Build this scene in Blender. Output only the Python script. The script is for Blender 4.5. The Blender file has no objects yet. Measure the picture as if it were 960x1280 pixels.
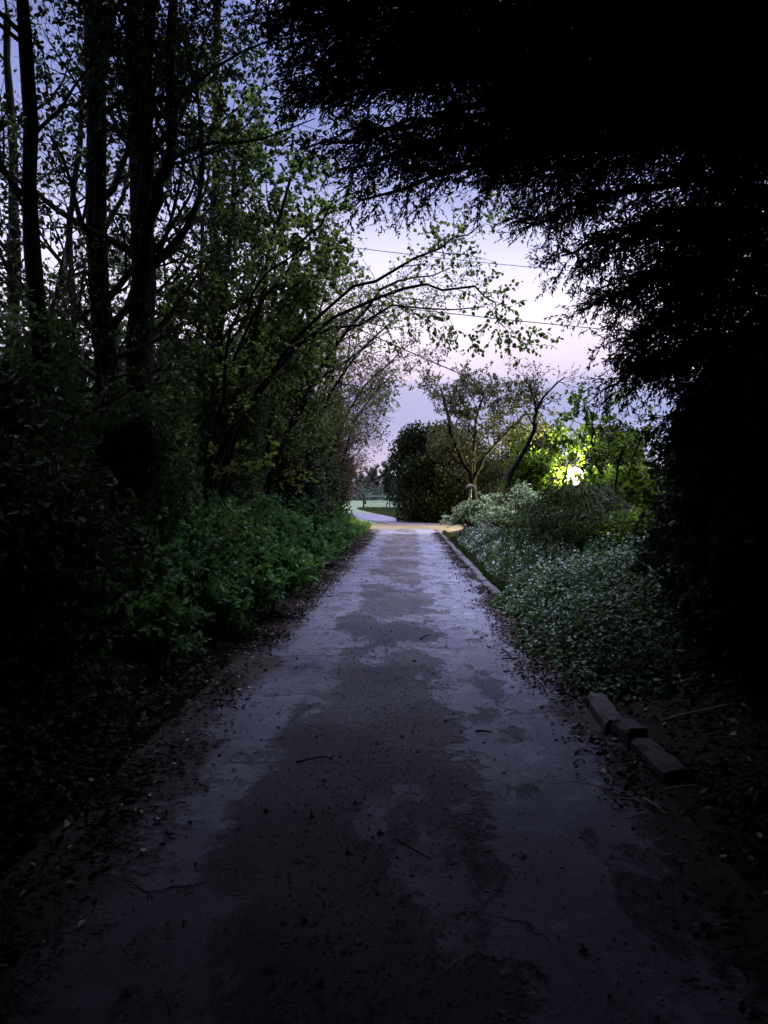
import bpy, math
import numpy as np
from math import radians, pi

scene = bpy.context.scene
COL = scene.collection
H_CAM = 1.5

# ------------------------------------------------------------------ tagging
def tag(o, label=None, cat=None, group=None, kind=None):
    if label: o['label'] = label
    if cat: o['category'] = cat
    if group: o['group'] = group
    if kind: o['kind'] = kind
    return o

def empty(name, loc, label=None, cat=None, group=None):
    o = bpy.data.objects.new(name, None)
    o.empty_display_size = 0.2
    o.location = loc
    COL.objects.link(o)
    return tag(o, label, cat, group)

def copy_tree(o, parent=None):
    c = o.copy(); COL.objects.link(c)
    c.parent = parent
    for ch in list(o.children):
        copy_tree(ch, c)
    return c

# ------------------------------------------------------------------ mesh builder
class MB:
    def __init__(self):
        self.v = []; self.n = 0; self.q = []; self.t = []; self.qm = []; self.tm = []
    def add(self, V, Q=None, T=None, mi=0):
        V = np.asarray(V, dtype=np.float64).reshape(-1, 3)
        if Q is not None and len(Q):
            Q = np.asarray(Q, dtype=np.int64).reshape(-1, 4) + self.n
            self.q.append(Q); self.qm.append(np.full(len(Q), mi))
        if T is not None and len(T):
            T = np.asarray(T, dtype=np.int64).reshape(-1, 3) + self.n
            self.t.append(T); self.tm.append(np.full(len(T), mi))
        self.v.append(V); self.n += len(V)
    def build(self, name, mats, parent=None, smooth=False):
        me = bpy.data.meshes.new(name)
        V = np.concatenate(self.v) if self.v else np.zeros((0, 3))
        if parent is not None:
            V = V - np.array(parent.location)
        Q = np.concatenate(self.q) if self.q else np.zeros((0, 4), int)
        T = np.concatenate(self.t) if self.t else np.zeros((0, 3), int)
        mi = np.concatenate(self.qm + self.tm) if (self.qm or self.tm) else np.zeros(0)
        nl = Q.size + T.size
        me.vertices.add(len(V)); me.vertices.foreach_set('co', V.astype(np.float32).ravel())
        me.loops.add(nl)
        me.loops.foreach_set('vertex_index', np.concatenate([Q.ravel(), T.ravel()]).astype(np.int32))
        npoly = len(Q) + len(T)
        me.polygons.add(npoly)
        st = np.concatenate([np.arange(len(Q)) * 4, Q.size + np.arange(len(T)) * 3]).astype(np.int32)
        me.polygons.foreach_set('loop_start', st)
        me.polygons.foreach_set('material_index', mi.astype(np.int32))
        me.polygons.foreach_set('use_smooth', np.full(npoly, bool(smooth)))
        me.update(calc_edges=True)
        me.validate()
        for m in (mats if isinstance(mats, (list, tuple)) else [mats]):
            me.materials.append(m)
        o = bpy.data.objects.new(name, me)
        COL.objects.link(o)
        if parent is not None:
            o.parent = parent
        return o

def nrm(a):
    return a / np.maximum(np.linalg.norm(a, axis=-1, keepdims=True), 1e-9)

def tubes(mb, P, R, k=5, mi=0):
    P = np.asarray(P, float); R = np.asarray(R, float)
    if P.ndim == 2: P = P[None]; R = R[None]
    M, N, _ = P.shape
    T = nrm(np.gradient(P, axis=1))
    ref = np.where(np.abs(T[:, :, 2:3].mean(1, keepdims=True)) > .85, np.array([1., .13, 0]), np.array([0, .1, 1.]))
    U = nrm(np.cross(T, np.broadcast_to(ref, T.shape))); W = np.cross(T, U)
    a = np.arange(k) / k * 2 * pi
    ring = P[:, :, None, :] + R[:, :, None, None] * (np.cos(a)[None, None, :, None] * U[:, :, None] + np.sin(a)[None, None, :, None] * W[:, :, None])
    V = ring.reshape(-1, 3)
    m, n, j = np.meshgrid(np.arange(M), np.arange(N - 1), np.arange(k), indexing='ij')
    b = (m * N + n) * k; j2 = (j + 1) % k
    Q = np.stack([b + j, b + j2, b + k + j2, b + k + j], -1).reshape(-1, 4)
    mb.add(V, Q, mi=mi)

def box(mb, c, s, rz=0, mi=0, bev=0):
    c = np.array(c, float); s = np.array(s, float) / 2
    X = np.array([[x, y, z] for z in (-1, 1) for y in (-1, 1) for x in (-1, 1)], float) * s
    if rz:
        co, si = math.cos(rz), math.sin(rz)
        X = np.stack([X[:, 0] * co - X[:, 1] * si, X[:, 0] * si + X[:, 1] * co, X[:, 2]], -1)
    mb.add(X + c, [[0, 2, 3, 1], [4, 5, 7, 6], [0, 1, 5, 4], [2, 6, 7, 3], [0, 4, 6, 2], [1, 3, 7, 5]], mi=mi)

def spline(pts, n):
    pts = np.array(pts, float)
    p = np.concatenate([[2 * pts[0] - pts[1]], pts, [2 * pts[-1] - pts[-2]]])
    m = len(pts) - 1
    u = np.linspace(0, m, n); i = np.minimum(u.astype(int), m - 1); f = (u - i)[:, None]
    a, b, c, d = p[i], p[i + 1], p[i + 2], p[i + 3]
    return .5 * (2 * b + (c - a) * f + (2 * a - 5 * b + 4 * c - d) * f ** 2 + (3 * b - a - 3 * c + d) * f ** 3)

def samp(P, R, idx, t):
    N = P.shape[1]
    f = np.clip(t, 0, .9999) * (N - 1); i = f.astype(int); fr = (f - i)
    p = P[idx, i] * (1 - fr[:, None]) + P[idx, i + 1] * fr[:, None]
    tan = nrm(P[idx, i + 1] - P[idx, i])
    r = R[idx, i] * (1 - fr) + R[idx, i + 1] * fr
    return p, tan, r

def spawn(g, P, R, n, t=(.3, 1), L=(.5, 1), ang=(30, 60), up=0.05, wob=.15, N=5, rk=.65, tip=.2, bias=None, fall=.4, rmin=.0015, flat=0):
    M = len(P)
    idx = np.repeat(np.arange(M), n); K = len(idx)
    tt = g.uniform(t[0], t[1], K)
    p, tan, r = samp(P, R, idx, tt)
    v = g.normal(size=(K, 3)); v[:, 2] *= (1 - flat); v = nrm(v - (v * tan).sum(-1, keepdims=True) * tan)
    a = np.radians(g.uniform(ang[0], ang[1], K))[:, None]
    d = np.cos(a) * tan + np.sin(a) * v
    if bias is not None: d = d + np.array(bias)
    d = nrm(d)
    ln = g.uniform(L[0], L[1], K) * (1 - fall * tt)
    st = ln[:, None] / (N - 1)
    out = [p]
    for i in range(N - 1):
        p = p + d * st; out.append(p)
        d = nrm(d + wob * g.normal(size=(K, 3)) + np.array([0, 0, up]))
    P2 = np.stack(out, 1)
    r0 = np.maximum(r * rk * g.uniform(.7, 1, K), rmin)
    R2 = r0[:, None] * np.linspace(1, tip, N)[None]
    return P2, np.maximum(R2, rmin * .6)

def leaves(mb, pos, d, nor, L, W, mi=0, oval=False):
    d = nrm(d); s = nrm(np.cross(d, nor)); nn = np.cross(s, d)
    L = np.broadcast_to(np.asarray(L, float), (len(pos),))[:, None]; W = np.broadcast_to(np.asarray(W, float), (len(pos),))[:, None] * .5
    K = len(pos); b = np.arange(K)[:, None]
    if not oval:
        V = np.stack([pos, pos + d * L * .45 + s * W + nn * W * .35, pos + d * L, pos + d * L * .45 - s * W + nn * W * .35], 1)
        T = np.concatenate([b * 4 + [0, 2, 1], b * 4 + [0, 3, 2]])
        mb.add(V.reshape(-1, 3), None, T, mi)
    else:
        h = nn * W * .3
        V = np.stack([pos, pos + d * L * .28 + s * W * .92 + h, pos + d * L * .7 + s * W * .72 + h, pos + d * L - nn * L * .08,
                      pos + d * L * .7 - s * W * .72 + h, pos + d * L * .28 - s * W * .92 + h], 1)
        Q = np.concatenate([b * 6 + [0, 3, 2, 1], b * 6 + [0, 5, 4, 3]])
        mb.add(V.reshape(-1, 3), Q, None, mi)

def leaf_on(g, mb, P, R, n, size, asp=.6, mi=0, t=(.2, 1), droop=.3, oval=False, spread=1.0, keep=1.0):
    M = len(P)
    idx = np.repeat(np.arange(M), n)
    if keep < 1: idx = idx[g.random(len(idx)) < keep]
    K = len(idx)
    p, tan, r = samp(P, R, idx, g.uniform(t[0], t[1], K))
    d = nrm(tan * .6 + spread * g.normal(size=(K, 3)) * .7 + np.array([0, 0, -droop]))
    nor = nrm(g.normal(size=(K, 3)) * .7 + np.array([0, 0, .8]))
    L = g.uniform(size[0], size[1], K)
    leaves(mb, p, d, nor, L, L * asp, mi, oval)

def blob_leaves(g, mb, c, rad, n, size, asp=.6, mi=0, shell=.4, oval=False, upb=.4, zmin=None):
    u = nrm(g.normal(size=(n, 3)))
    r = 1 - shell * g.random(n) ** 1.3 + .10 * g.normal(size=n)
    pos = np.array(c) + u * np.array(rad) * r[:, None]
    nor = nrm(u + .6 * g.normal(size=(n, 3)) + np.array([0, 0, upb]))
    d = nrm(g.normal(size=(n, 3)) + u * .5 + np.array([0, 0, -.25]))
    if zmin is not None:
        k = pos[:, 2] > zmin; pos, nor, d = pos[k], nor[k], d[k]
    L = g.uniform(size[0], size[1], len(pos))
    leaves(mb, pos, d, nor, L, L * asp, mi, oval)

# ------------------------------------------------------------------ material helpers
class NT:
    def __init__(self, name):
        self.m = bpy.data.materials.new(name); self.m.use_nodes = True
        self.t = self.m.node_tree; self.t.nodes.clear()
        self.out = self.t.nodes.new('ShaderNodeOutputMaterial')
    def n(self, typ, **kw):
        nd = self.t.nodes.new(typ)
        for k, v in kw.items(): setattr(nd, k, v)
        return nd
    def set(self, sock, v):
        if isinstance(v, bpy.types.NodeSocket): self.t.links.new(v, sock)
        elif isinstance(v, (tuple, list)) and len(v) == 3 and sock.type == 'RGBA': sock.default_value = (*v, 1)
        else: sock.default_value = v
    def math(self, op, a, b=0.0, c=None, clamp=False):
        nd = self.n('ShaderNodeMath', operation=op, use_clamp=clamp)
        self.set(nd.inputs[0], a); self.set(nd.inputs[1], b)
        if c is not None: self.set(nd.inputs[2], c)
        return nd.outputs[0]
    def ss(self, x, a, b):   # smoothstep
        nd = self.n('ShaderNodeMapRange', interpolation_type='SMOOTHSTEP')
        self.set(nd.inputs[0], x); nd.inputs[1].default_value = a; nd.inputs[2].default_value = b
        return nd.outputs[0]
    def mix(self, f, a, b, blend='MIX'):
        nd = self.n('ShaderNodeMix', data_type='RGBA', blend_type=blend)
        self.set(nd.inputs[0], f); self.set(nd.inputs[6], a); self.set(nd.inputs[7], b)
        return nd.outputs[2]
    def noise(self, scale, vec=None, detail=4, rough=.55, dist=0):
        nd = self.n('ShaderNodeTexNoise'); nd.inputs['Scale'].default_value = scale
        nd.inputs['Detail'].default_value = detail; nd.inputs['Roughness'].default_value = rough
        nd.inputs['Distortion'].default_value = dist
        if vec is not None: self.t.links.new(vec, nd.inputs['Vector'])
        return nd.outputs[0]
    def pos(self): return self.n('ShaderNodeNewGeometry').outputs['Position']
    def objc(self): return self.n('ShaderNodeTexCoord').outputs['Object']
    def scale(self, v, s):
        nd = self.n('ShaderNodeVectorMath', operation='MULTIPLY'); self.set(nd.inputs[0], v); nd.inputs[1].default_value = s
        return nd.outputs[0]
    def xyz(self, v):
        nd = self.n('ShaderNodeSeparateXYZ'); self.set(nd.inputs[0], v); return nd.outputs
    def pbsdf(self, col, rough=.7, spec=.3, bump=None, bs=.3, bd=.01):
        b = self.n('ShaderNodeBsdfPrincipled')
        self.set(b.inputs['Base Color'], col); self.set(b.inputs['Roughness'], rough)
        b.inputs['Specular IOR Level'].default_value = spec
        if bump is not None:
            bp = self.n('ShaderNodeBump'); bp.inputs['Strength'].default_value = bs; bp.inputs['Distance'].default_value = bd
            self.set(bp.inputs['Height'], bump); self.t.links.new(bp.outputs[0], b.inputs['Normal'])
        return b
    def done(self, sh):
        self.t.links.new(sh, self.out.inputs['Surface']); return self.m

def leaf_mat(name, c1, c2, trans=.35, rough=.45, spec=.3, c3=None, p3=.1):
    m = NT(name)
    geo = m.n('ShaderNodeNewGeometry')
    rnd = geo.outputs['Random Per Island']
    col = m.mix(rnd, c1, c2)
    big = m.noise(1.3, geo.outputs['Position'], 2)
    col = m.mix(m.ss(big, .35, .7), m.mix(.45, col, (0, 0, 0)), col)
    if c3:
        r2 = m.math('FRACT', m.math('MULTIPLY', rnd, 37.7))
        col = m.mix(m.math('LESS_THAN', r2, p3), col, c3)
    b = m.pbsdf(col, rough, spec)
    tr = m.n('ShaderNodeBsdfTranslucent'); m.set(tr.inputs[0], m.mix(.5, col, m.mix(1, col, (1.6, 1.7, .7), 'MULTIPLY')))
    ms = m.n('ShaderNodeMixShader'); ms.inputs[0].default_value = trans
    m.t.links.new(b.outputs[0], ms.inputs[1]); m.t.links.new(tr.outputs[0], ms.inputs[2])
    return m.done(ms.outputs[0])

def bark_mat(name, c1, c2, sc=9):
    m = NT(name); p = m.pos()
    n = m.noise(sc, m.scale(p, (1, 1, .22)), 6, .65)
    n2 = m.noise(2.0, p, 3)
    col = m.mix(m.ss(n, .35, .7), c1, c2)
    col = m.mix(m.ss(n2, .55, .75), col, (.03, .045, .02))
    return m.done(m.pbsdf(col, .9, .15, n, .8, .02).outputs[0])

def plain(name, c, rough=.6, spec=.3, var=.25, sc=8, bs=.2):
    m = NT(name); n = m.noise(sc, m.pos(), 5)
    col = m.mix(n, m.mix(var, c, (0, 0, 0)), c)
    return m.done(m.pbsdf(col, rough, spec, n, bs, .005).outputs[0])

M_ = {}
M_['bark'] = bark_mat('dark_bark', (.010, .009, .008), (.036, .031, .028))
M_['bark_ivy'] = bark_mat('mossy_bark', (.02, .02, .013), (.06, .06, .04))
M_['twig'] = bark_mat('twig_bark', (.03, .024, .02), (.07, .055, .048), 20)
M_['twig_red'] = bark_mat('reddish_twig_bark', (.09, .05, .05), (.17, .10, .095), 20)
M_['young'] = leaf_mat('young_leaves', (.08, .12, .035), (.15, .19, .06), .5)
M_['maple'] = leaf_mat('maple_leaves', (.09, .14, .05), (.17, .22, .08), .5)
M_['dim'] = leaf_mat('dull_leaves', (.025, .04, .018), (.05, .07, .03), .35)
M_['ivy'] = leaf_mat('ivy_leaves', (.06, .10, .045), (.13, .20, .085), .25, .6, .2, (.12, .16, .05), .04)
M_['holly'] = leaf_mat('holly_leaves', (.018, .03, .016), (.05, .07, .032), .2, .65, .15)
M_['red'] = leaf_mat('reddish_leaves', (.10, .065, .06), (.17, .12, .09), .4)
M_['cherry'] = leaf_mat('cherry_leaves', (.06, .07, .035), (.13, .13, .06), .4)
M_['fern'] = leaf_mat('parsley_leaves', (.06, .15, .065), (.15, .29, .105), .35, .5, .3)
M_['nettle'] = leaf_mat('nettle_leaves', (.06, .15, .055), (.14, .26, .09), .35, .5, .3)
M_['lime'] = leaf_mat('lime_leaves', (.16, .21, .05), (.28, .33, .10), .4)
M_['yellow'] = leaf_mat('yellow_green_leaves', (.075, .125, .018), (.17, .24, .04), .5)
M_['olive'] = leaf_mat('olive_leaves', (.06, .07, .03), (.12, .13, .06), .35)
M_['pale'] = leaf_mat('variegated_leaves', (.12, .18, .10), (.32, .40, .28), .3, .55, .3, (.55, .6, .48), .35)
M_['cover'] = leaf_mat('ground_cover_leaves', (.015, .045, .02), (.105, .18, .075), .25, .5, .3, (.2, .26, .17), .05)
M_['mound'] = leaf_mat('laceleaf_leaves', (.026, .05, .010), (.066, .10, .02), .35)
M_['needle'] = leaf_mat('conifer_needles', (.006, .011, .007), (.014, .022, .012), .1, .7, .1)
M_['far'] = leaf_mat('hazed_distant_leaves', (.17, .22, .23), (.26, .31, .31), .3, .8, .1)  # pale blue-grey distance haze is put into the leaf colour
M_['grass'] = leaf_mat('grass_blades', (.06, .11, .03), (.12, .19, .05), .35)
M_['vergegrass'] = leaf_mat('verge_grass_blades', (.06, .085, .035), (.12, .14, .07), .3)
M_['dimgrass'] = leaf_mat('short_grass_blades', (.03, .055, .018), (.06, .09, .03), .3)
M_['dry'] = leaf_mat('fallen_leaf_litter', (.022, .015, .012), (.075, .05, .04), .1, .8, .15, (.34, .29, .25), .05)
M_['petal'] = leaf_mat('pale_petals', (.55, .53, .66), (.75, .74, .82), .3, .6, .2)
M_['metal'] = plain('galvanised_steel', (.74, .79, .84), .45, .5)
M_['wood'] = plain('weathered_timber', (.16, .13, .11), .85)
M_['polewood'] = plain('creosoted_timber', (.035, .026, .02), .9, .15)
M_['stone'] = plain('kerb_concrete', (.095, .09, .095), .9, .2, .6, 14, .6)
M_['cable'] = plain('black_cable', (.02, .02, .022), .6)
M_['white'] = plain('white_paint', (.7, .7, .7), .6, .3, .15)
M_['render'] = plain('grey_render', (.055, .062, .075), .9, .2, .15, 3)
M_['felt'] = plain('roof_felt', (.07, .07, .075), .9, .2)
M_['darkmetal'] = plain('dark_metal', (.03, .03, .032), .5, .4)
M_['straw'] = plain('dry_stick', (.30, .25, .2), .85, .2)
M_['pebble'] = plain('loose_grit', (.14, .13, .135), .85, .2, .6, 40)
def glass():
    m = NT('window_glass'); return m.done(m.pbsdf((.02, .025, .03), .08, .6).outputs[0])
M_['glass'] = glass()
def emit(name, c, s):
    m = NT(name); e = m.n('ShaderNodeEmission'); e.inputs[0].default_value = (*c, 1); e.inputs[1].default_value = s
    return m.done(e.outputs[0])
M_['bulb'] = emit('lit_lamp_glass', (1, .93, .66), 11)

def soil_mat():
    m = NT('woodland_soil'); p = m.pos()
    n = m.noise(5, p, 6, .65); n2 = m.noise(60, p, 4)
    col = m.mix(n, (.012, .009, .008), (.034, .025, .021))
    col = m.mix(m.ss(n2, .6, .7), col, (.10, .075, .06))
    return m.done(m.pbsdf(col, .95, .1, m.math('ADD', n, n2), .8, .02).outputs[0])
M_['soil'] = soil_mat()

def ground_mat():
    m = NT('field_grass'); p = m.pos()
    n = m.noise(.05, p, 5); n2 = m.noise(3.5, p, 5, .7)
    col = m.mix(n, (.105, .13, .088), (.145, .175, .12))
    col = m.mix(m.ss(n2, .3, .75), m.mix(.5, col, (.06, .09, .03)), col)
    return m.done(m.pbsdf(col, .95, .1, n2, .6, .05).outputs[0])
M_['ground'] = ground_mat()

def lane_mat():
    m = NT('worn_lane_concrete'); p = m.pos(); x, y, z = m.xyz(p)
    w1 = m.noise(1.1, p, 5, .6); w2 = m.noise(5.5, p, 5, .6); w3 = m.noise(22, p, 4, .6)
    warp = m.math('ADD', m.math('MULTIPLY', m.math('SUBTRACT', w1, .5), 1.15), m.math('ADD', m.math('MULTIPLY', m.math('SUBTRACT', w2, .5), .42), m.math('MULTIPLY', m.math('SUBTRACT', w3, .5), .22)))
    xw = m.math('ADD', x, warp)
    yj = m.math('ADD', y, m.math('MULTIPLY', m.math('SUBTRACT', w2, .5), .55))
    bay = m.math('FLOOR', m.math('DIVIDE', yj, 1.37))
    wn = m.n('ShaderNodeTexWhiteNoise', noise_dimensions='1D'); m.set(wn.inputs['W'], bay)
    near = m.math('MULTIPLY', m.math('SUBTRACT', 1, m.ss(y, 2.5, 6.0)), .22)  # left soil edge widens near the camera, painting in the darkness there
    xl = m.math('ADD', x, m.math('ADD', m.math('MULTIPLY', warp, .5), m.math('MULTIPLY', m.math('SUBTRACT', wn.outputs[0], .5), .30)))
    xle_shade = m.math('SUBTRACT', xw, near)
    lt = m.math('MULTIPLY', m.ss(xle_shade, -1.38, -1.18), m.math('SUBTRACT', 1, m.ss(xl, -.75, -.66)))
    rt = m.math('MULTIPLY', m.ss(xw, .22, .36), m.math('SUBTRACT', 1, m.ss(xw, 1.0, 1.2)))
    # broken bays in the left track: transverse cracks
    fr = m.math('FRACT', m.math('DIVIDE', yj, 1.37))
    crack = m.math('SUBTRACT', 1, m.math('MULTIPLY', m.ss(fr, .0, .03), m.math('SUBTRACT', 1, m.ss(fr, .975, 1.0))))
    bayv = m.math('ADD', .5, m.math('MULTIPLY', wn.outputs[0], .5))
    lt = m.math('MULTIPLY', m.math('MULTIPLY', lt, bayv), m.math('SUBTRACT', 1, m.math('MULTIPLY', crack, .85)))
    # exposed concrete elsewhere
    pn = m.noise(.85, m.scale(p, (1.15, .62, 1)), 6, .62, .05)
    wear = m.noise(2.6, m.scale(p, (1, .5, 1)), 7, .7, .15)
    centre = m.math('MULTIPLY', m.ss(pn, .525, .57), .75)
    inlane = m.math('MULTIPLY', m.ss(xw, -1.4, -1.2), m.math('SUBTRACT', 1, m.ss(xw, .95, 1.15)))
    centre = m.math('MULTIPLY', centre, inlane)
    base = m.math('MAXIMUM', m.math('MAXIMUM', lt, rt), centre)
    conc = m.math('MULTIPLY', base, m.math('ADD', .25, m.math('MULTIPLY', m.ss(wear, .38, .46), .75)))
    fine = m.noise(95, p, 3, .7); grit = m.noise(260, p, 2)
    stain = m.noise(3.4, p, 8, .72)
    vor = m.n('ShaderNodeTexVoronoi', feature='DISTANCE_TO_EDGE'); vor.inputs['Scale'].default_value = 1.15
    wv = m.n('ShaderNodeTexNoise'); wv.inputs['Scale'].default_value = 2.5; wv.inputs['Detail'].default_value = 6; m.t.links.new(p, wv.inputs['Vector'])
    va = m.n('ShaderNodeVectorMath', operation='SCALE'); m.t.links.new(wv.outputs[1], va.inputs[0]); va.inputs[3].default_value = .55
    vb = m.n('ShaderNodeVectorMath', operation='ADD'); m.t.links.new(p, vb.inputs[0]); m.t.links.new(va.outputs[0], vb.inputs[1]); m.t.links.new(vb.outputs[0], vor.inputs['Vector'])
    fis = m.math('MULTIPLY', m.math('SUBTRACT', 1, m.ss(vor.outputs['Distance'], .003, .014)), m.ss(w1, .48, .56))
    ccol = m.mix(fine, (.115, .118, .156), (.21, .21, .265))
    ccol = m.mix(m.ss(stain, .50, .68), m.mix(.45, ccol, (.03, .028, .032)), ccol)
    ccol = m.mix(m.math('MULTIPLY', fis, .85), ccol, (.02, .017, .017))
    tcol = m.mix(fine, (.011, .0115, .016), (.046, .046, .057))
    leafy = m.noise(3.1, p, 6, .75)
    far = m.ss(y, 7, 22)
    tcol = m.mix(m.math('MULTIPLY', m.math('ADD', far, .06, clamp=True), m.ss(leafy, .42, .62)), tcol, m.mix(w3, (.075, .05, .048), (.15, .11, .11)))
    ecol = m.mix(fine, (.014, .010, .009), (.045, .032, .028))
    edge = m.math('MAXIMUM', m.ss(m.math('MULTIPLY', xle_shade, -1), 1.18, 1.42), m.ss(xw, .95, 1.15))
    col = m.mix(edge, tcol, ecol)
    col = m.mix(conc, col, ccol)
    spk = m.n('ShaderNodeTexVoronoi'); spk.inputs['Scale'].default_value = 38; m.t.links.new(p, spk.inputs['Vector'])
    dots = m.math('LESS_THAN', spk.outputs['Distance'], .13)
    rnd = m.math('GREATER_THAN', m.xyz(spk.outputs['Color'])[0], .72)
    col = m.mix(m.math('MULTIPLY', m.math('MULTIPLY', dots, rnd), .75), col, (.02, .016, .014))
    damp = m.ss(m.noise(.7, p, 3), .4, .65)
    rough = m.math('SUBTRACT', .86, m.math('MULTIPLY', damp, .2))
    h = m.math('ADD', m.math('MULTIPLY', conc, .9), m.math('ADD', m.math('MULTIPLY', fine, .35), m.math('MULTIPLY', w3, .4)))
    return m.done(m.pbsdf(col, rough, .25, h, .8, .025).outputs[0])
M_['lane'] = lane_mat()

def gravel_mat(name, a, b):
    m = NT(name); p = m.pos()
    n = m.noise(.6, m.scale(p, (.5, 1, 1)), 5, .65); f = m.noise(45, p, 4, .7)
    col = m.mix(m.ss(n, .35, .65), a, b)
    col = m.mix(m.ss(f, .3, .75), m.mix(.6, col, (.03, .03, .03)), col)
    return m.done(m.pbsdf(col, .9, .25, m.math('ADD', f, n), .7, .02).outputs[0])
M_['apron'] = gravel_mat('junction_gravel', (.085, .07, .035), (.20, .165, .085))
M_['farlane'] = gravel_mat('far_lane_tarmac', (.10, .09, .12), (.17, .15, .2))

# ------------------------------------------------------------------ setting
def sheet(name, xs, ys, zf, mat, smooth=True):
    X, Y = np.meshgrid(xs, ys); Z = zf(X, Y)
    V = np.stack([X, Y, Z], -1).reshape(-1, 3); nx = len(xs)
    i, j = np.meshgrid(np.arange(len(xs) - 1), np.arange(len(ys) - 1)); b = (j * nx + i)
    mb = MB(); mb.add(V, np.stack([b, b + 1, b + nx + 1, b + nx], -1).reshape(-1, 4))
    return tag(mb.build(name, mat, smooth=smooth), kind='structure')

def bumpy(x, y, s=1.0):
    return (np.sin(x * 1.7 * s + y * .9) * np.sin(y * 1.3 * s - x * .6) + .5 * np.sin(x * 4.1 * s + 1) * np.sin(y * 3.7 * s))
def sstep(x, a, b):
    t = np.clip((x - a) / (b - a), 0, 1); return t * t * (3 - 2 * t)
def zL(x, y): return .006 + .30 * sstep(-x, 1.7, 3.6) + .02 * bumpy(x, y) * sstep(-x, 1.6, 2.2)
def zR(x, y): return .003 + .30 * sstep(x, 1.34, 3.2) + .02 * bumpy(x, y) * sstep(x, 1.4, 2.0)

sheet('ground', np.array([-1500, -300, -60, 60, 300, 1500.]), np.array([-1500, -100, 0, 60, 300, 3000.]), lambda x, y: x * 0 - .03, M_['ground'])
sheet('lane', np.linspace(-1.75, 1.3, 8), np.linspace(-5, 33.2, 60), lambda x, y: .004 + .012 * np.cos(x * 1.1) * (1 + 0 * y), M_['lane'])
sheet('left_bank', np.concatenate([np.linspace(-1.6, -4, 16), [-6, -9, -16]])[::-1], np.linspace(-6, 33, 90), zL, M_['soil'])
sheet('flower_bed', np.concatenate([np.linspace(1.27, 4, 18), [6, 9, 16]]), np.linspace(-6, 30.5, 90), zR, M_['soil'])
sheet('junction', np.linspace(-9, 14, 6), np.linspace(30.8, 40.5, 5), lambda x, y: x * 0 - .004, M_['apron'])

def ribbon(name, pts, w, z, mat):
    c = spline([(a, b, z) for a, b in pts], 30); t = nrm(np.gradient(c, axis=0)); s = np.stack([t[:, 1], -t[:, 0], t[:, 2] * 0], -1)
    V = np.concatenate([c - s * w / 2, c + s * w / 2]); n = len(c); i = np.arange(n - 1)
    mb = MB(); mb.add(V, np.stack([i, i + n, i + n + 1, i + 1], -1))
    return tag(mb.build(name, mat), kind='structure')
ribbon('far_lane', [(1.0, 39), (-.6, 45), (-2.2, 53), (-4.8, 62), (-9.5, 71), (-18, 78), (-40, 86)], 3.4, .0, M_['farlane'])

# kerb stones
g = np.random.default_rng(5)
def kerb_stone(y, L, x, label, group, rz=0, tilt=0, z=.075, w=.13, h=.2):
    mb = MB()
    hx, hy, hz = w / 2, L / 2, h / 2; b = .012
    prof = [(-hx, -hz), (hx, -hz), (hx, hz - b), (hx - b, hz), (-hx + b * 2.2, hz), (-hx, hz - b * 2.2)]
    ny = 7; ys = np.linspace(-hy, hy, ny); k = len(prof)
    V = []
    for i, yy in enumerate(ys):
        e = 0.008 if i in (0, ny - 1) else 0
        for (px, pz) in prof:
            V.append((px * (1 - e * 8) + g.normal() * .006, yy + g.normal() * .004, pz - e * (pz > 0) + g.normal() * .005))
    Q = [[i * k + j, i * k + (j + 1) % k, (i + 1) * k + (j + 1) % k, (i + 1) * k + j] for i in range(ny - 1) for j in range(k)]
    mb.add(V, Q)
    e0 = [0, 1, 2, 3, 4, 5]; o = (ny - 1) * k
    mb.t.append(np.array([[0, j + 1, j] for j in range(1, k - 1)])); mb.tm.append(np.zeros(k - 2, int))
    mb.t.append(np.array([[o, o + j, o + j + 1] for j in range(1, k - 1)])); mb.tm.append(np.zeros(k - 2, int))
    ob = mb.build('kerb_stone', M_['stone'])
    ob.location = (x, y, z); ob.rotation_euler = (tilt, g.normal() * .03, rz)
    return tag(ob, label, 'kerb stone', group)
kerb_stone(4.98, .62, 1.315, 'long bare kerb stone beside the flowering ground cover, farthest of the exposed three', None, -.03, .015, .0)
kerb_stone(4.52, .24, 1.345, 'short lifted kerb block between the two longer bare kerb stones', None, .10, -.06, .02)
kerb_stone(4.15, .46, 1.385, 'nearest bare kerb stone, sunk in leaf litter beside the pale fallen stick', None, .07, .03, -.025)
y = 9.6
while y < 30.2:
    kerb_stone(y, .88, 1.315 + g.normal() * .006 - .008 * (y - 10) / 2, 'grey concrete kerb stone in the row edging the flower bed along the lane', 'kerb stones along the flower bed', g.normal() * .012, g.normal() * .006, -.045 + g.normal() * .006)
    y += .9

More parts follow.
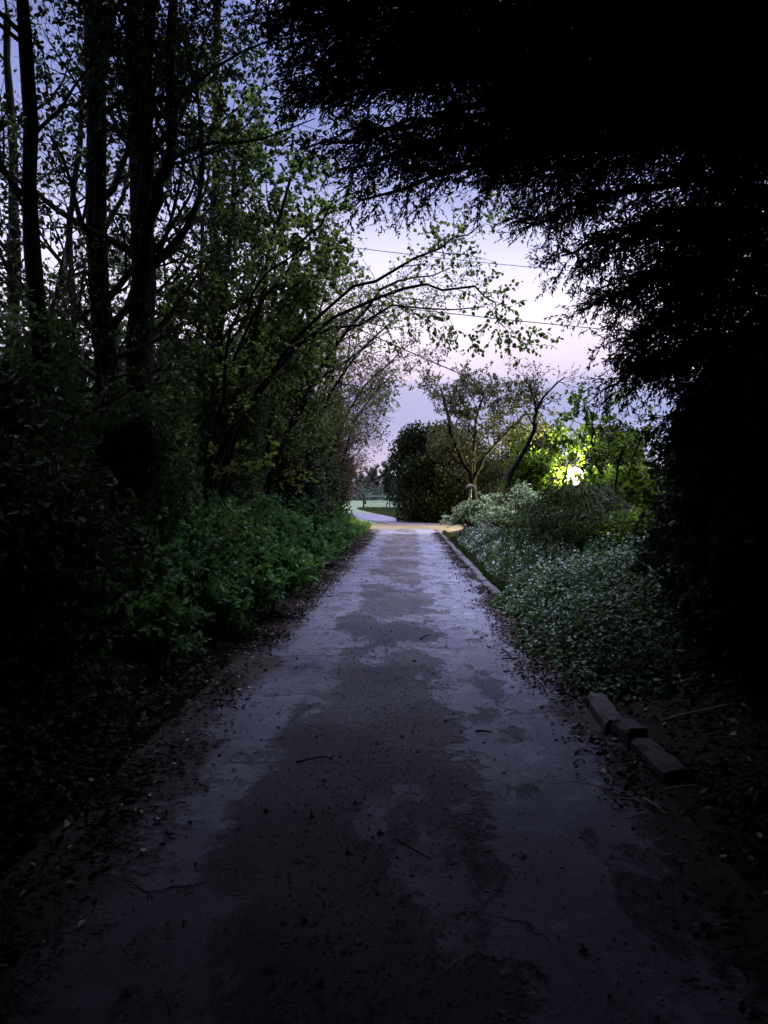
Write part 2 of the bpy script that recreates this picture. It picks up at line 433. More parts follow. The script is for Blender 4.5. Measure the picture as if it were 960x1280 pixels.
# ------------------------------------------------------------------ deciduous trees
def tree(seed, name, label, cat, trunks, l1, l2, l3=None, l4=None, leaf=None, mats=('bark', 'twig', 'young'), group=None, k0=9, shade_leaf=None, jit=.02):
    g = np.random.default_rng(seed)
    root = empty(name, trunks[0][0][0], label, cat, group)
    P0 = []; R0 = []
    for (pts, ra, rb) in trunks:
        c = spline(pts, 16); c[1:] += g.normal(size=(15, 3)) * jit
        r = np.linspace(ra, rb, 16) * (1 + .06 * g.normal(size=16)); r[0] *= 1.35; r[1] *= 1.1
        mb = MB(); tubes(mb, c, r, k0); mb.build('trunk', M_[mats[0]], root, True)
        P0.append(c); R0.append(r)
    P0 = np.array(P0); R0 = np.array(R0)
    cr = MB()
    levels = [(P0, R0)]
    for i, l in enumerate([l1, l2, l3, l4]):
        if l is None: break
        P, R = spawn(g, *levels[-1], **l)
        tubes(cr, P, R, 6 if i == 0 else (4 if i == 1 else 3), 0)
        levels.append((P, R))
    if leaf:
        lf = dict(leaf); src = lf.pop('levels', (-1,))
        for s in src:
            leaf_on(g, cr, *levels[s], mi=1, **lf)
    if shade_leaf: shade_leaf(g, cr)
    cr.build('crown', [M_[mats[1]], M_[mats[2]]], root)
    return root

D = dict
# near left, tall silhouetted trees
tall1 = D(n=16, t=(.3, 1), L=(1.3, 2.6), ang=(35, 70), up=.10, wob=.16, N=7, rk=.42, fall=.3)
tall2 = D(n=7, t=(.2, 1), L=(.6, 1.3), ang=(30, 65), up=.05, wob=.18, N=5, rk=.6)
tall3 = D(n=6, t=(.15, 1), L=(.25, .6), ang=(30, 70), up=.02, wob=.2, N=4, rk=.6)
tleaf = D(n=7, size=(.03, .062), asp=.7, droop=.4, oval=True)
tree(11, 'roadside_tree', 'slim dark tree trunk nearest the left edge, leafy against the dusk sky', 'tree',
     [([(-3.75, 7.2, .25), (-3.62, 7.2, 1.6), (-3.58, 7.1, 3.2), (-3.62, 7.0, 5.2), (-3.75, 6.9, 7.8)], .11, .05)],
     tall1, tall2, tall3, shade_leaf=lambda g, c: blob_leaves(g, c, (-3.4, 6.0, 7.6), (1.9, 1.7, 1.3), 5500, (.14, .24), .75, 1, .9), leaf=tleaf, mats=('bark', 'twig', 'dim'))  # leaf clump above the view, added to close a sky gap
tree(12, 'roadside_tree', 'straight dark trunk, second from the left, rising out of the hedge', 'tree',
     [([(-3.55, 8.4, .25), (-3.48, 8.4, 2.5), (-3.52, 8.3, 5), (-3.5, 8.3, 9.5)], .15, .08)],
     D(tall1, n=20), tall2, tall3, shade_leaf=lambda g, c: blob_leaves(g, c, (-3.6, 8.6, 9.6), (2.0, 2.0, 1.5), 5500, (.14, .24), .75, 1, .9), leaf=tleaf, mats=('bark', 'twig', 'dim'))  # dense unseen top clump added to keep sky light off the lane
tree(13, 'roadside_tree', 'thickest dark trunk on the left, forking into several upright stems', 'tree',
     [([(-3.0, 8.2, .2), (-3.02, 8.2, 2.2), (-2.98, 8.2, 4), (-3.0, 8.15, 5.5), (-3.05, 8.1, 9)], .19, .07),
      ([(-2.99, 8.15, 3.6), (-2.86, 8.0, 4.7), (-2.78, 7.9, 6.0), (-2.7, 7.8, 9)], .105, .05),
      ([(-2.98, 8.1, 3.9), (-2.72, 7.8, 4.6), (-2.45, 7.6, 5.1), (-2.42, 7.5, 6.2), (-2.2, 7.4, 8)], .075, .035)],
     D(tall1, n=14), tall2, tall3, shade_leaf=lambda g, c: blob_leaves(g, c, (-2.6, 6.2, 7.4), (2.0, 1.6, 1.0), 6000, (.14, .24), .75, 1, .9) or blob_leaves(g, c, (-.3, 7.6, 8.5), (2.4, 1.6, .9), 6500, (.14, .24), .75, 1, .9), leaf=tleaf, mats=('bark', 'twig', 'dim'))  # two unseen clumps added to block light from ahead and above
tree(14, 'roadside_tree', 'thin pale-barked tree set back behind the forked trunk', 'tree',
     [([(-3.5, 12.4, .3), (-3.3, 12.3, 3), (-3.2, 12.2, 6), (-3.1, 12.0, 10.5)], .12, .05)],
     D(tall1, n=24, L=(1.5, 3)), tall2, tall3, leaf=D(tleaf, size=(.06, .10), n=4), mats=('bark', 'twig', 'dim'))
fm = tree(15, 'field_maple', 'dense fresh green maple filling the gap right of the forked trunk', 'tree',
     [([(-3.3, 11.3, .3), (-3.0, 11.2, 2), (-2.8, 11.0, 4), (-2.5, 10.9, 7)], .09, .03),
      ([(-3.2, 11.3, .3), (-2.7, 11.0, 2.2), (-2.2, 10.7, 4.2), (-1.7, 10.6, 6.0)], .06, .02)],
     D(n=15, t=(.3, 1), L=(1, 2.0), ang=(40, 80), up=.06, wob=.14, N=6, rk=.5),
     D(n=8, t=(.2, 1), L=(.5, 1.0), ang=(30, 60), up=.0, wob=.15, N=5, rk=.6),
     D(n=6, t=(.2, 1), L=(.2, .45), ang=(30, 70), up=-.02, wob=.15, N=4, rk=.6),
     leaf=D(n=20, size=(.035, .07), asp=.9, droop=.4, oval=True), mats=('bark_ivy', 'twig', 'maple'))
c = copy_tree(fm); c.location = (-3.5, 15.2, .2); c.rotation_euler = (0, 0, .5); c.scale = (.85, .85, .9); tag(c, 'second fresh green maple farther along the left hedge, behind the dense one')
for i, (x, y, lab) in enumerate([(-3.1, 3.3, 'unseen broad tree added at the left, its crown shading the lane before the camera'), (-3.3, -.6, 'unseen broad tree added at the left, its crown shading the ground around the camera')]):  # out-of-view trees put in to block sky light from the near lane
    tree(45 + i, 'unseen_shade_tree', lab, 'tree', [([(x, y, .25), (x, y, 2.5), (x + .2, y, 5), (x + .3, y, 9)], .18, .07), ([(x, y, 2.8), (x + .8, y + .2, 4.4), (x + 2.0, y + .4, 5.6), (x + 3.2, y + .5, 6.2)], .10, .03)],
         D(n=18, t=(.38, 1), L=(1.2, 2.6), ang=(35, 75), up=.06, wob=.15, N=6, rk=.45), D(n=8, t=(.2, 1), L=(.6, 1.3), ang=(30, 65), up=.05, wob=.15, N=5, rk=.6), None,
         leaf=D(n=16, size=(.09, .17), asp=.75, droop=.2), mats=('bark', 'twig', 'holly'),
         shade_leaf=lambda g, c, i=i: blob_leaves(g, c, [(-1.9, 2.9, 6.6), (-.6, -2.8, 6.5)][i], [(3.4, 3.6, 1.2), (4.4, 4.0, 1.2)][i], 14000, (.2, .34), .75, 1, .9) or blob_leaves(g, c, [(-4.9, 2.6, 5.0), (-4.2, -2.0, 4.6)][i], [(1.7, 2.2, 2.0), (1.8, 3.0, 2.2)][i], 9000, (.2, .34), .75, 1, .9))
wl = tree(18, 'woodland_tree', 'leafy dark tree standing deeper in the wood behind the left hedge', 'tree',
     [([(-7.2, 13, .2), (-7.1, 13, 3), (-7.0, 13, 6), (-7.1, 13, 10)], .16, .06), ([(-7.0, 13, 2.0), (-6.5, 13, 4), (-6.1, 13.1, 6), (-5.8, 13.2, 9)], .09, .04)],
     D(n=20, t=(.22, 1), L=(1.6, 3.0), ang=(40, 80), up=.05, wob=.15, N=6, rk=.42, fall=.3), D(n=8, t=(.15, 1), L=(.7, 1.5), ang=(30, 65), up=.03, wob=.18, N=5, rk=.6),
     D(n=6, t=(.15, 1), L=(.3, .7), ang=(30, 70), up=0, wob=.2, N=4, rk=.6, rmin=.003), leaf=D(n=2, size=(.08, .15), asp=.7, droop=.3), mats=('bark', 'twig', 'dim'), group='trees in the wood behind the left hedge')
for i, (x, y) in enumerate([(-8.6, 18.5), (-6.2, 22.5), (-5.4, 27.5)]):
    c = copy_tree(wl); c.location = (x, y, .2); c.rotation_euler = (0, 0, 1.1 + i * 1.7); q = 1 + .12 * ((i * 7) % 3 - 1); c.scale = (q, q, q)
# arching hazels over the lane
tree(16, 'hazel', 'hazel whose long leafy branches arch far out over the lane', 'tree',
     [([(-2.7, 9.6, .25), (-2.4, 9.5, 1.8), (-1.7, 9.4, 3.2), (-.7, 9.2, 4.05), (.3, 9.1, 4.5), (.85, 9.0, 4.72)], .042, .006),
      ([(-2.75, 9.7, .25), (-2.5, 9.7, 1.9), (-1.9, 9.6, 3.1), (-1.0, 9.6, 3.6), (.0, 9.6, 3.95), (.95, 9.5, 3.9)], .038, .006),
      ([(-2.7, 9.8, .25), (-2.6, 9.9, 2.0), (-2.2, 10, 3.6), (-1.4, 10, 5.0), (-.5, 10, 6.0)], .038, .006),
      ([(-2.7, 9.7, .25), (-2.3, 9.6, 2.2), (-1.4, 9.4, 3.4), (-.3, 9.2, 4.0), (.45, 9.1, 4.05), (1.0, 9, 3.85), (1.18, 9, 3.45)], .034, .004),
      ([(-2.7, 9.7, .25), (-2.5, 9.3, 1.6), (-2.2, 8.9, 2.9), (-1.9, 8.6, 3.7), (-1.2, 8.4, 4.3)], .04, .008)],
     D(n=16, t=(.35, 1), L=(.5, 1.3), ang=(25, 65), up=-.05, wob=.17, N=6, rk=.5, fall=.45),
     D(n=5, t=(.2, 1), L=(.25, .55), ang=(30, 60), up=-.04, wob=.15, N=5, rk=.6),
     jit=.05, leaf=D(n=6, size=(.032, .066), asp=.8, droop=.6, oval=True, levels=(-1, -2)), mats=('bark', 'twig', 'young'))
tree(17, 'hazel', 'sparse hazel with bare arching stems behind the first overhanging one', 'tree',
     [([(-2.8, 13.2, .25), (-2.3, 13.1, 2.2), (-1.4, 13, 4), (-.4, 12.9, 5.1), (.7, 12.8, 5.4)], .06, .008),
      ([(-2.9, 13.4, .25), (-2.6, 13.4, 2.4), (-2.0, 13.4, 4.6), (-1.2, 13.4, 6.4)], .06, .012),
      ([(-2.8, 13.3, .25), (-2.5, 13.0, 1.8), (-1.6, 12.7, 3.4), (-.6, 12.6, 4.1)], .045, .008)],
     D(n=14, t=(.3, 1), L=(.7, 1.7), ang=(25, 60), up=.0, wob=.13, N=6, rk=.5, bias=(.2, 0, 0)),
     D(n=6, t=(.2, 1), L=(.3, .8), ang=(30, 60), up=0, wob=.15, N=5, rk=.6),
     D(n=5, t=(.2, 1), L=(.2, .5), ang=(30, 60), up=0, wob=.15, N=4, rk=.6, rmin=.002),
     leaf=D(n=2, size=(.03, .06), asp=.75, droop=.5, oval=True), mats=('bark', 'twig', 'young'))
for sd, (x, y, h, reach, mt, lab) in enumerate([
        (-3.0, 17.0, 6.2, 1.0, 'young', 'green-tinged hedgerow tree leaning over the lane beyond the hazels'),
        (-2.9, 20.6, 6.6, 1.0, 'red', 'reddish budding hedgerow tree halfway down the left side of the lane'),
        (-2.9, 24.2, 6.6, .9, 'red', 'twiggy reddish tree overhanging the lane near its far end')]):
    tree(30 + sd, 'hedgerow_tree', lab, 'tree',
         [([(x, y, .25), (x + .2, y, 2), (x + .5, y, 4), (x + 1.1 * reach, y, h)], .08, .02),
          ([(x + .1, y - .2, .25), (x + .7, y - .3, 2.4), (x + 1.5 * reach, y - .5, 4.2), (x + 2.9 * reach, y - .6, 5.6)], .06, .012),
          ([(x - .1, y + .2, .25), (x - .2, y + .3, 2.5), (x + .1, y + .5, 5), (x + .3, y + .5, h + 1)], .07, .02)],
         D(n=14, t=(.25, 1), L=(1.0, 2.4), ang=(25, 65), up=.03, wob=.13, N=6, rk=.5, bias=(.2, 0, 0)),
         D(n=8, t=(.15, 1), L=(.5, 1.1), ang=(25, 60), up=.02, wob=.15, N=5, rk=.55),
         D(n=5, t=(.15, 1), L=(.25, .55), ang=(25, 60), up=0, wob=.15, N=4, rk=.6, rmin=.0035),
         leaf=D(n=3, size=(.05, .085), asp=.7, droop=.4), mats=('bark', 'twig_red' if mt == 'red' else 'twig', mt))
tree(40, 'hawthorn', 'fine-twigged reddish hawthorn fanning out at the far end of the left hedge', 'tree',
     [([(-3.3, 28.5, .2), (-3.1, 28.5, 1.5), (-2.7, 28.5, 3.2), (-2.1, 28.5, 4.6)], .09, .03),
      ([(-3.2, 28.8, .2), (-3.1, 28.8, 2.0), (-3.0, 28.8, 4.5), (-2.7, 28.8, 6)], .09, .03)],
     D(n=26, t=(.15, 1), L=(1.2, 2.6), ang=(30, 65), up=.04, wob=.07, N=6, rk=.45, bias=(.45, 0, .1)),
     D(n=9, t=(.1, 1), L=(.6, 1.3), ang=(15, 40), up=.02, wob=.06, N=5, rk=.55),
     D(n=4, t=(.2, 1), L=(.3, .7), ang=(15, 40), up=.0, wob=.07, N=3, rk=.6, rmin=.005),
     leaf=D(n=1, size=(.04, .07), asp=.6, keep=.5), mats=('bark', 'twig_red', 'red'))

# ------------------------------------------------------------------ hedge shrubs
def bush(seed, name, label, cat, base, blobs, leafn, size, mat, asp=.65, stems=8, group=None, oval=False, stem_mat='twig', shell=.5, zmin=.05, sub=10, subr=(.35, .6)):
    g = np.random.default_rng(seed)
    root = empty(name, base, label, cat, group)
    fo = MB(); st = MB(); sp = []
    for (c, r) in blobs:
        c = np.array(c, float); r = np.array(r, float)
        u = nrm(g.normal(size=(sub, 3))); cs = c + u * r * g.uniform(.4, .85, (sub, 1))
        for q in cs:
            s = g.uniform(*subr)
            blob_leaves(g, fo, q, r * s, leafn // (sub + 1), size, asp, 0, shell, oval, zmin=zmin)
        blob_leaves(g, fo, c, r * .8, leafn // (sub + 1), size, asp, 0, .8, oval, zmin=zmin)
        sp += [q for q in cs]
    fo.build('foliage', M_[mat], root)
    sp = np.array(sp); sp = sp[g.permutation(len(sp))[:stems]]
    b = np.array(base)
    P = np.stack([spline([b + np.array([g.normal() * .08, g.normal() * .08, -.03]), b * .55 + q * .45 + np.array([g.normal() * .1, g.normal() * .1, .15]), q], 7) for q in sp])
    R = np.linspace(.022, .006, 7)[None].repeat(len(sp), 0)
    tubes(st, P, R, 5)
    st.build('stem', M_[stem_mat], root, True)
    return root

left_bushes = [
    # x, y, top, rx, ry, leaves, mat, label
    (-2.75, 2.4, 2.6, 1.2, 1.3, 13000, 'holly', 'black evergreen bush nearest the camera at the left frame edge'),
    (-3.1, 4.7, 2.9, 1.05, 1.3, 16000, 'holly', 'near dark evergreen bush under the leftmost slim trunk'),
    (-3.45, 7.0, 3.1, .8, 1.1, 12000, 'ivy', 'ivy-dark bush below the forked trunk'),
    (-3.3, 9.3, 3.9, .85, 1.2, 14000, 'ivy', 'leafy hedge bush at the foot of the arching hazel'),
    (-2.95, 11.7, 4.3, .85, 1.2, 14000, 'ivy', 'hedge bush beneath the fresh green maple'),
    (-3.0, 14.2, 4.6, .9, 1.2, 14000, 'ivy', 'hedge bush at the feet of the sparse second hazel'),
    (-2.75, 16.8, 4.7, .85, 1.3, 14000, 'dim', 'dull green hedge bush between the hazels and the red-budded trees'),
    (-2.75, 19.5, 4.4, .85, 1.4, 14000, 'ivy', 'tall ivy-covered hedge bush under the reddish budding tree'),
    (-2.70, 22.4, 4.9, .8, 1.4, 13000, 'ivy', 'tall ivy column of hedge just beyond the reddish budding tree'),
    (-2.65, 25.4, 5.3, .75, 1.5, 13000, 'holly', 'tallest dark hedge column near the far end of the left hedge'),
    (-2.75, 28.4, 4.6, .65, 1.1, 11000, 'holly', 'last dark hedge bush on the left before the lit junction'),
]
for i, (x, y, top, rx, ry, n, mt, lab) in enumerate(left_bushes):
    h = top / 2
    bl = [((x - .1, y, h * .55 + .2), (rx, ry, h * .62)), ((x - .15, y + .1, h * 1.25), (rx * .85, ry * .9, h * .72))]
    bush(100 + i, 'hedge_bush', lab, 'bush', (x, y, float(zL(np.array(x), np.array(y)))), bl, n // 2, (.05, .10) if y < 16 else (.07, .13), mt, .7, 12, 'bushes of the left hedge', y < 16, zmin=.1)
bush(135, 'hedge_bush', 'dark leafy bush hiding the foot of the forked trunk above the ferns', 'bush', (-2.95, 7.75, .25), [((-2.85, 7.7, 1.75), (.62, .45, .85)), ((-3.0, 7.7, .9), (.5, .45, .6))], 4200, (.04, .08), 'ivy', .7, 10, 'bushes of the left hedge', True)
# backing thicket behind the left hedge
back = [(-5.2, 3.5, 3.4), (-5.3, 6.4, 3.2), (-5.4, 9.5, 3.4), (-5.4, 12.6, 3.8), (-5.4, 16, 4.2), (-5.4, 20, 4.8), (-5.3, 24.5, 5.2)]
for i, (x, y, top) in enumerate(back):
    bush(140 + i, 'thicket_bush', 'dark thicket bush in the shadow behind the left hedge', 'bush', (x, y, .3),
         [((x, y, top * .3), (1.4, 1.9, top * .34)), ((x, y, top * .68), (1.3, 1.8, top * .36))], 3200, (.10, .17), 'holly', .7, 8, 'thicket bushes behind the left hedge', zmin=.2)

# ------------------------------------------------------------------ low verge plants (left)
def frond_plant(seed, n, h, leaflets, lsize, mat, spread=.9, asp=.45):
    g = np.random.default_rng(seed); mb = MB(); st = MB()
    P = []; R = []
    for i in range(n):
        a = g.uniform(0, 2 * pi); o = g.uniform(.25, 1) * spread * h; zz = h * g.uniform(.55, 1.05)
        ca, sa = math.cos(a), math.sin(a)
        P.append(spline([(.03 * ca, .03 * sa, 0), (.25 * o * ca, .25 * o * sa, zz * .65), (.65 * o * ca, .65 * o * sa, zz), (o * ca, o * sa, zz * .86)], 8)); R.append(np.linspace(.005, .0015, 8))
    P = np.array(P); R = np.array(R)
    tubes(st, P, R, 4)
    P2, R2 = spawn(g, P, R, 9, (.35, 1), (.10, .22), (50, 75), -.03, .06, 4, .6, fall=.4, flat=.8)
    tubes(st, P2, R2, 3)
    for (A, B, nn) in ((P2, R2, leaflets), (P, R, leaflets)):
        leaf_on(g, mb, A, B, nn, lsize, asp, 0, (.15, 1), .15, False, .9)
    return st, mb
protos = []
lib = empty
variants = [(201, 16, .80, 14, (.025, .055), 'fern', .9, .45), (202, 13, .62, 14, (.03, .06), 'fern', 1.0, .5),
            (203, 12, .55, 10, (.05, .085), 'nettle', .75, .6), (204, 18, .95, 13, (.03, .06), 'fern', .75, .45), (205, 9, .40, 9, (.05, .08), 'nettle', .9, .65)]
def verge_plant(vi, loc, s, rz, label, name, cat, group):
    if vi not in protos_d:
        sd, n, h, ll, ls, mt, sp, asp = variants[vi]
        r = empty(name, (0, 0, 0), label, cat, group)
        st, mb = frond_plant(sd, n, h, ll, ls, mt, sp, asp)
        st.build('stalk', M_['nettle'], r); mb.build('leaf', M_[mt], r)
        protos_d[vi] = r
    else:
        r = copy_tree(protos_d[vi])
    r.name = name
    r.location = loc; r.scale = (s, s, s); r.rotation_euler = (0, 0, rz)
    tag(r, label, cat, group)
    return r
protos_d = {}
g = np.random.default_rng(77)
spots = []
yy = 5.5
while yy < 27:
    for x0 in ((-1.85, -2.15, -2.5, -2.9) if 6 < yy < 11 else (-1.85, -2.15, -2.5)):
        if g.random() < (.9 if x0 < -2 else .8):
            spots.append((x0 - (.14 if yy > 17 else 0) + g.normal() * .08 - (.12 if yy < 7 else 0), yy + g.normal() * .15))
    yy += .52 if yy < 12 else .85
names = {0: ('cow_parsley', 'cow parsley'), 1: ('cow_parsley', 'cow parsley'), 2: ('nettle', 'nettle'), 3: ('cow_parsley', 'cow parsley'), 4: ('nettle', 'nettle')}
for (x, y) in spots:
    row = 0 if x > -2.0 else (1 if x > -2.33 else 2)
    vi = int(g.choice([2, 4, 1] if row == 0 else ([0, 1, 2] if row == 1 else [0, 3, 3])))
    nm, ct = names[vi]
    nearfar = 'nearer' if y < 12 else 'farther'
    where = {0: 'at the very edge of the lane', 1: 'in mid left verge', 2: 'against the left hedge'}[row]
    if nm == 'cow_parsley': lab = f'ferny green cow parsley {where}, {nearfar} half'
    else: lab = f'broad-leaved green nettle {where}, {nearfar} half'
    verge_plant(vi, (x, y, float(zL(np.array(x), np.array(y))) - .01), g.uniform(.7, 1.6 if y < 17 else 1.1) * (1 if y > 7 else .75), g.uniform(0, 6.28), lab, nm, ct, f'{ct} plants {where}, {nearfar} half')
# lime-green sprigs standing out of the hedge
for i, (x, y, z, s, lab) in enumerate([(-1.98, 8.3, 1.28, .5, 'bright lime-green sapling spray above the ferny verge'),
                                 (-2.0, 8.9, 2.15, .4, 'small lime-green spray glowing in the dark hedge above the ferns'),
                                 (-2.0, 13.0, 2.0, .35, 'pale lime sprig in the hedge by the farther ferns')]):
    g2 = np.random.default_rng(300 + i)
    r = empty('sapling', (x - .3, y, .2), lab, 'sapling', None)
    mb = MB(); st = MB()
    P = np.stack([spline([(x - .3, y, .15), (x - .25, y, z * .6), (x + g2.uniform(-s, s), y + g2.uniform(-s, s) * .6, z + g2.normal() * .04)], 9) for _ in range(5)])
    R = np.linspace(.009, .002, 9)[None].repeat(5, 0); tubes(st, P, R, 5)
    P2, R2 = spawn(g2, P, R, 5, (.75, 1), (.1, .25), (40, 80), 0, .1, 4, .6, flat=.8); tubes(st, P2, R2, 3)
    leaf_on(g2, st, P2, R2, 7, (.045, .08), .7, 1, (.1, 1), .1, True, .8)
    st.build('spray', [M_['twig'], M_['lime']], r)

# ------------------------------------------------------------------ conifer (right)
def conifer(seed, label, base, height, boughs, shade_clumps=(), trunk_r=.28):
    g = np.random.default_rng(seed)
    root = empty('conifer', base, label, 'tree')
    b = np.array(base, float)
    mb = MB(); c = spline([b, b + [.05, 0, height * .5], b + [0, .05, height]], 14); r = np.linspace(trunk_r, .05, 14); tubes(mb, c, r, 10); mb.build('trunk', M_['bark'], root, True)
    P = []; R = []
    for (z0, tip) in boughs:
        s = b + [0, 0, z0]; t = np.array(tip, float); m1 = s * .65 + t * .35 + [0, 0, .22]; m2 = s * .25 + t * .75 + [0, 0, .16]
        p = spline([s, m1, m2, t], 14); p[1:] += g.normal(size=(13, 3)) * .025
        P.append(p); R.append(np.linspace(.05, .008, 14))
    P = np.array(P); R = np.array(R)
    cr = MB(); tubes(cr, P, R, 6, 0)
    P1, R1 = spawn(g, P, R, 30, (.12, 1), (.42, .82), (40, 65), -.09, .07, 6, .5, fall=.55, flat=.75)
    tubes(cr, P1, R1, 4, 0)
    P2, R2 = spawn(g, P1, R1, 8, (.1, 1), (.16, .34), (30, 55), -.09, .08, 4, .6, fall=.3, flat=.5)
    tubes(cr, P2, R2, 3, 0)
    leaf_on(g, cr, P2, R2, 15, (.026, .05), .3, 1, (.05, 1), .1, False, .55)
    leaf_on(g, cr, P1, R1, 18, (.035, .065), .28, 1, (.2, 1), .1, False, .55)
    # dense inner sprays round each bough
    K = 1900; idx = np.repeat(np.arange(len(P)), K); t = g.uniform(.08, 1, len(idx)) * np.where(P[idx, -1, 2] > 4.3, .97, .76)
    q, tan, rr = samp(P, R, idx, t)
    th = (.38 * (1 - .68 * t))[:, None]
    q = q + np.clip(g.normal(size=q.shape), -1.5, 1.5) * th * [.9, .9, .42] + [0, 0, -.04]
    L = g.uniform(.04, .088, len(q)); leaves(cr, q, tan * .8 + g.normal(size=q.shape) * .5 + [0, 0, -.35], g.normal(size=q.shape) * .6 + [0, 0, 1], L, L * .27, 1)
    for (bc, br, bn) in shade_clumps: blob_leaves(g, cr, bc, br, bn, (.14, .26), .35, 1, .9)  # added out-of-view needle clumps that block sky light
    cr.build('crown', [M_['twig'], M_['needle']], root)
    return root

def px(u, v, Y): return ((u - 511) / 924 * Y, Y, H_CAM + (620 - v) / 924 * Y)
B = (3.3, 6.4, .3)
g = np.random.default_rng(9)
boughs = [(4.2, px(398, 268, 6.0)), (4.6, px(350, 120, 5.6)), (4.4, px(470, 250, 6.6)), (4.0, px(540, 255, 6.0)),
          (3.7, px(600, 300, 6.3)), (3.4, px(645, 338, 6.0)), (3.0, px(690, 398, 5.9)), (3.1, px(740, 372, 6.4)), (2.7, px(742, 440, 6.2)), (2.4, px(704, 500, 6.0)),
          (2.3, px(745, 475, 6.6)), (2.1, px(790, 545, 6.0)), (1.8, px(815, 575, 6.2)), (1.5, px(830, 640, 6.0)), (1.2, px(835, 700, 5.8)), (.9, px(850, 760, 5.6)),
          (2.9, px(770, 430, 5.4)), (3.3, px(720, 330, 5.2)), (4.0, px(560, 170, 5.0)), (4.2, px(480, 150, 5.0)), (4.6, px(398, 60, 5.2)),
          (4.9, px(338, 20, 6.0)), (5.2, px(380, -60, 6.4)), (4.4, px(373, 190, 6.8)), (4.8, px(460, 90, 6.6)), (4.9, px(550, 60, 6.2)), (4.6, px(610, 120, 6.8)), (4.0, px(600, 215, 7.0)),
          (5.2, px(500, -20, 5.8)), (5.4, px(620, -20, 6.6)), (4.5, px(520, 190, 5.6))]
for (u, v, Y) in ((345, -30, 6.2), (352, 60, 5.9), (360, 110, 6.4), (390, 20, 6.6), (410, 130, 6.2), (440, 30, 5.6), (445, 180, 5.6), (480, 60, 6.9), (505, 120, 6.4), (430, 220, 6.4), (395, 90, 5.2), (340, 20, 6.9)):
    boughs.append((4.5 + .9 * (220 - v) / 250, px(u, v, Y)))
bb = []
for (z0, t) in boughs:
    t = np.array(t)
    if t[2] < 4.15:
        v = np.array([B[0] - t[0], B[1] - t[1], 0]); t = t + v / np.linalg.norm(v) * .36 + [0, 0, .10]
    bb.append((z0, tuple(t)))
boughs = bb
# rest of the crown: boughs all round, overhead and behind
for z in np.arange(.8, 9.5, .34):
    for k in range(6 if z > 4 else 4):
        a = g.uniform(-1.5, 1.5) if z < 4.4 else g.uniform(-pi, pi)
        ln = np.interp(z, [0, 3, 5, 7, 10.5], [1.4, 1.7, 3.6, 3.0, .8]) * g.uniform(.75, 1.05)
        if math.cos(a) < 0 and z < 4.4: ln = min(ln, 1.3)
        boughs.append((z, (B[0] + math.cos(a) * ln, B[1] + math.sin(a) * ln, z - .15 * ln + .1)))
# boughs reaching back over the camera, out of view, added to shade the lane
for z in (4.6, 5.0, 5.4, 5.9, 6.3):
    for k in range(4):
        x = g.uniform(-1.8, 2.4); y = g.uniform(2.2, 4.6)
        boughs.append((z, (x, y, z - .2 + g.uniform(-.2, .2))))
conifer(401, 'huge black conifer on the right with drooping boughs hanging over the lane', B, 10.5, boughs, [((1.9, 4.0, 7.4), (2.2, 2.6, 1.2), 11000), ((2.6, 6.6, 9.2), (2.2, 2.2, 1.6), 9000), ((.1, 5.9, 7.1), (1.7, 1.5, .7), 5000), ((2.9, 2.9, 4.6), (1.1, 1.7, 1.2), 5000), ((4.2, 4.0, 4.2), (1.0, 1.4, 1.4), 5000)])  # listed clumps are unseen fillers that shut out light between boughs
g = np.random.default_rng(10)
boughs = []
B2 = (3.6, 1.2, .3)  # mostly unseen conifer, added to darken the near lane
for z in np.arange(.8, 9.0, .36):
    for k in range(4):
        a = g.uniform(-pi, pi)
        ln = np.interp(z, [0, 3, 4.5, 7, 9.5], [1.5, 1.8, 4.6, 3.4, .8]) * g.uniform(.75, 1.05)
        if math.cos(a) < 0 and z < 4.0: ln = min(ln, 1.4)
        boughs.append((z, (B2[0] + math.cos(a) * ln, B2[1] + math.sin(a) * ln, z - .12 * ln + .1)))
for z in (4.6, 5.0, 5.5, 6.0):  # further boughs over the camera, added to cut overhead sky light
    for k in range(6):
        boughs.append((z, (g.uniform(-3.2, .8), g.uniform(-2.5, 3.6), z + g.uniform(-.3, .2))))
conifer(402, 'second black conifer beside the camera, mostly out of view, added for shade', B2, 9.5, boughs, [((3.0, 1.2, 7.4), (2.4, 2.8, 1.6), 9000)])

# black understorey on the right
for i, (x, y, top, rx, ry, lab) in enumerate([
        (2.95, 3.6, 2.2, .85, 1.0, 'black shrub at the right frame edge nearest the camera'),
        (2.75, 5.5, 2.6, .75, .9, 'black shrub under the conifer behind the bare kerb stones'),
        (3.3, 7.6, 2.9, .9, 1.0, 'black shrub behind the flowering ground cover at the right'),
        (4.1, 9.6, 3.2, .9, 1.1, 'black shrub between the conifer and the yellow-green bush')]):
    bush(410 + i, 'evergreen_shrub', lab, 'shrub', (x, y, .28), [((x, y, top * .33), (rx, ry, top * .36)), ((x + .1, y, top * .7), (rx * .9, ry * .9, top * .33))], 6500, (.06, .12), 'holly', .65, 10, None, True, zmin=.2)

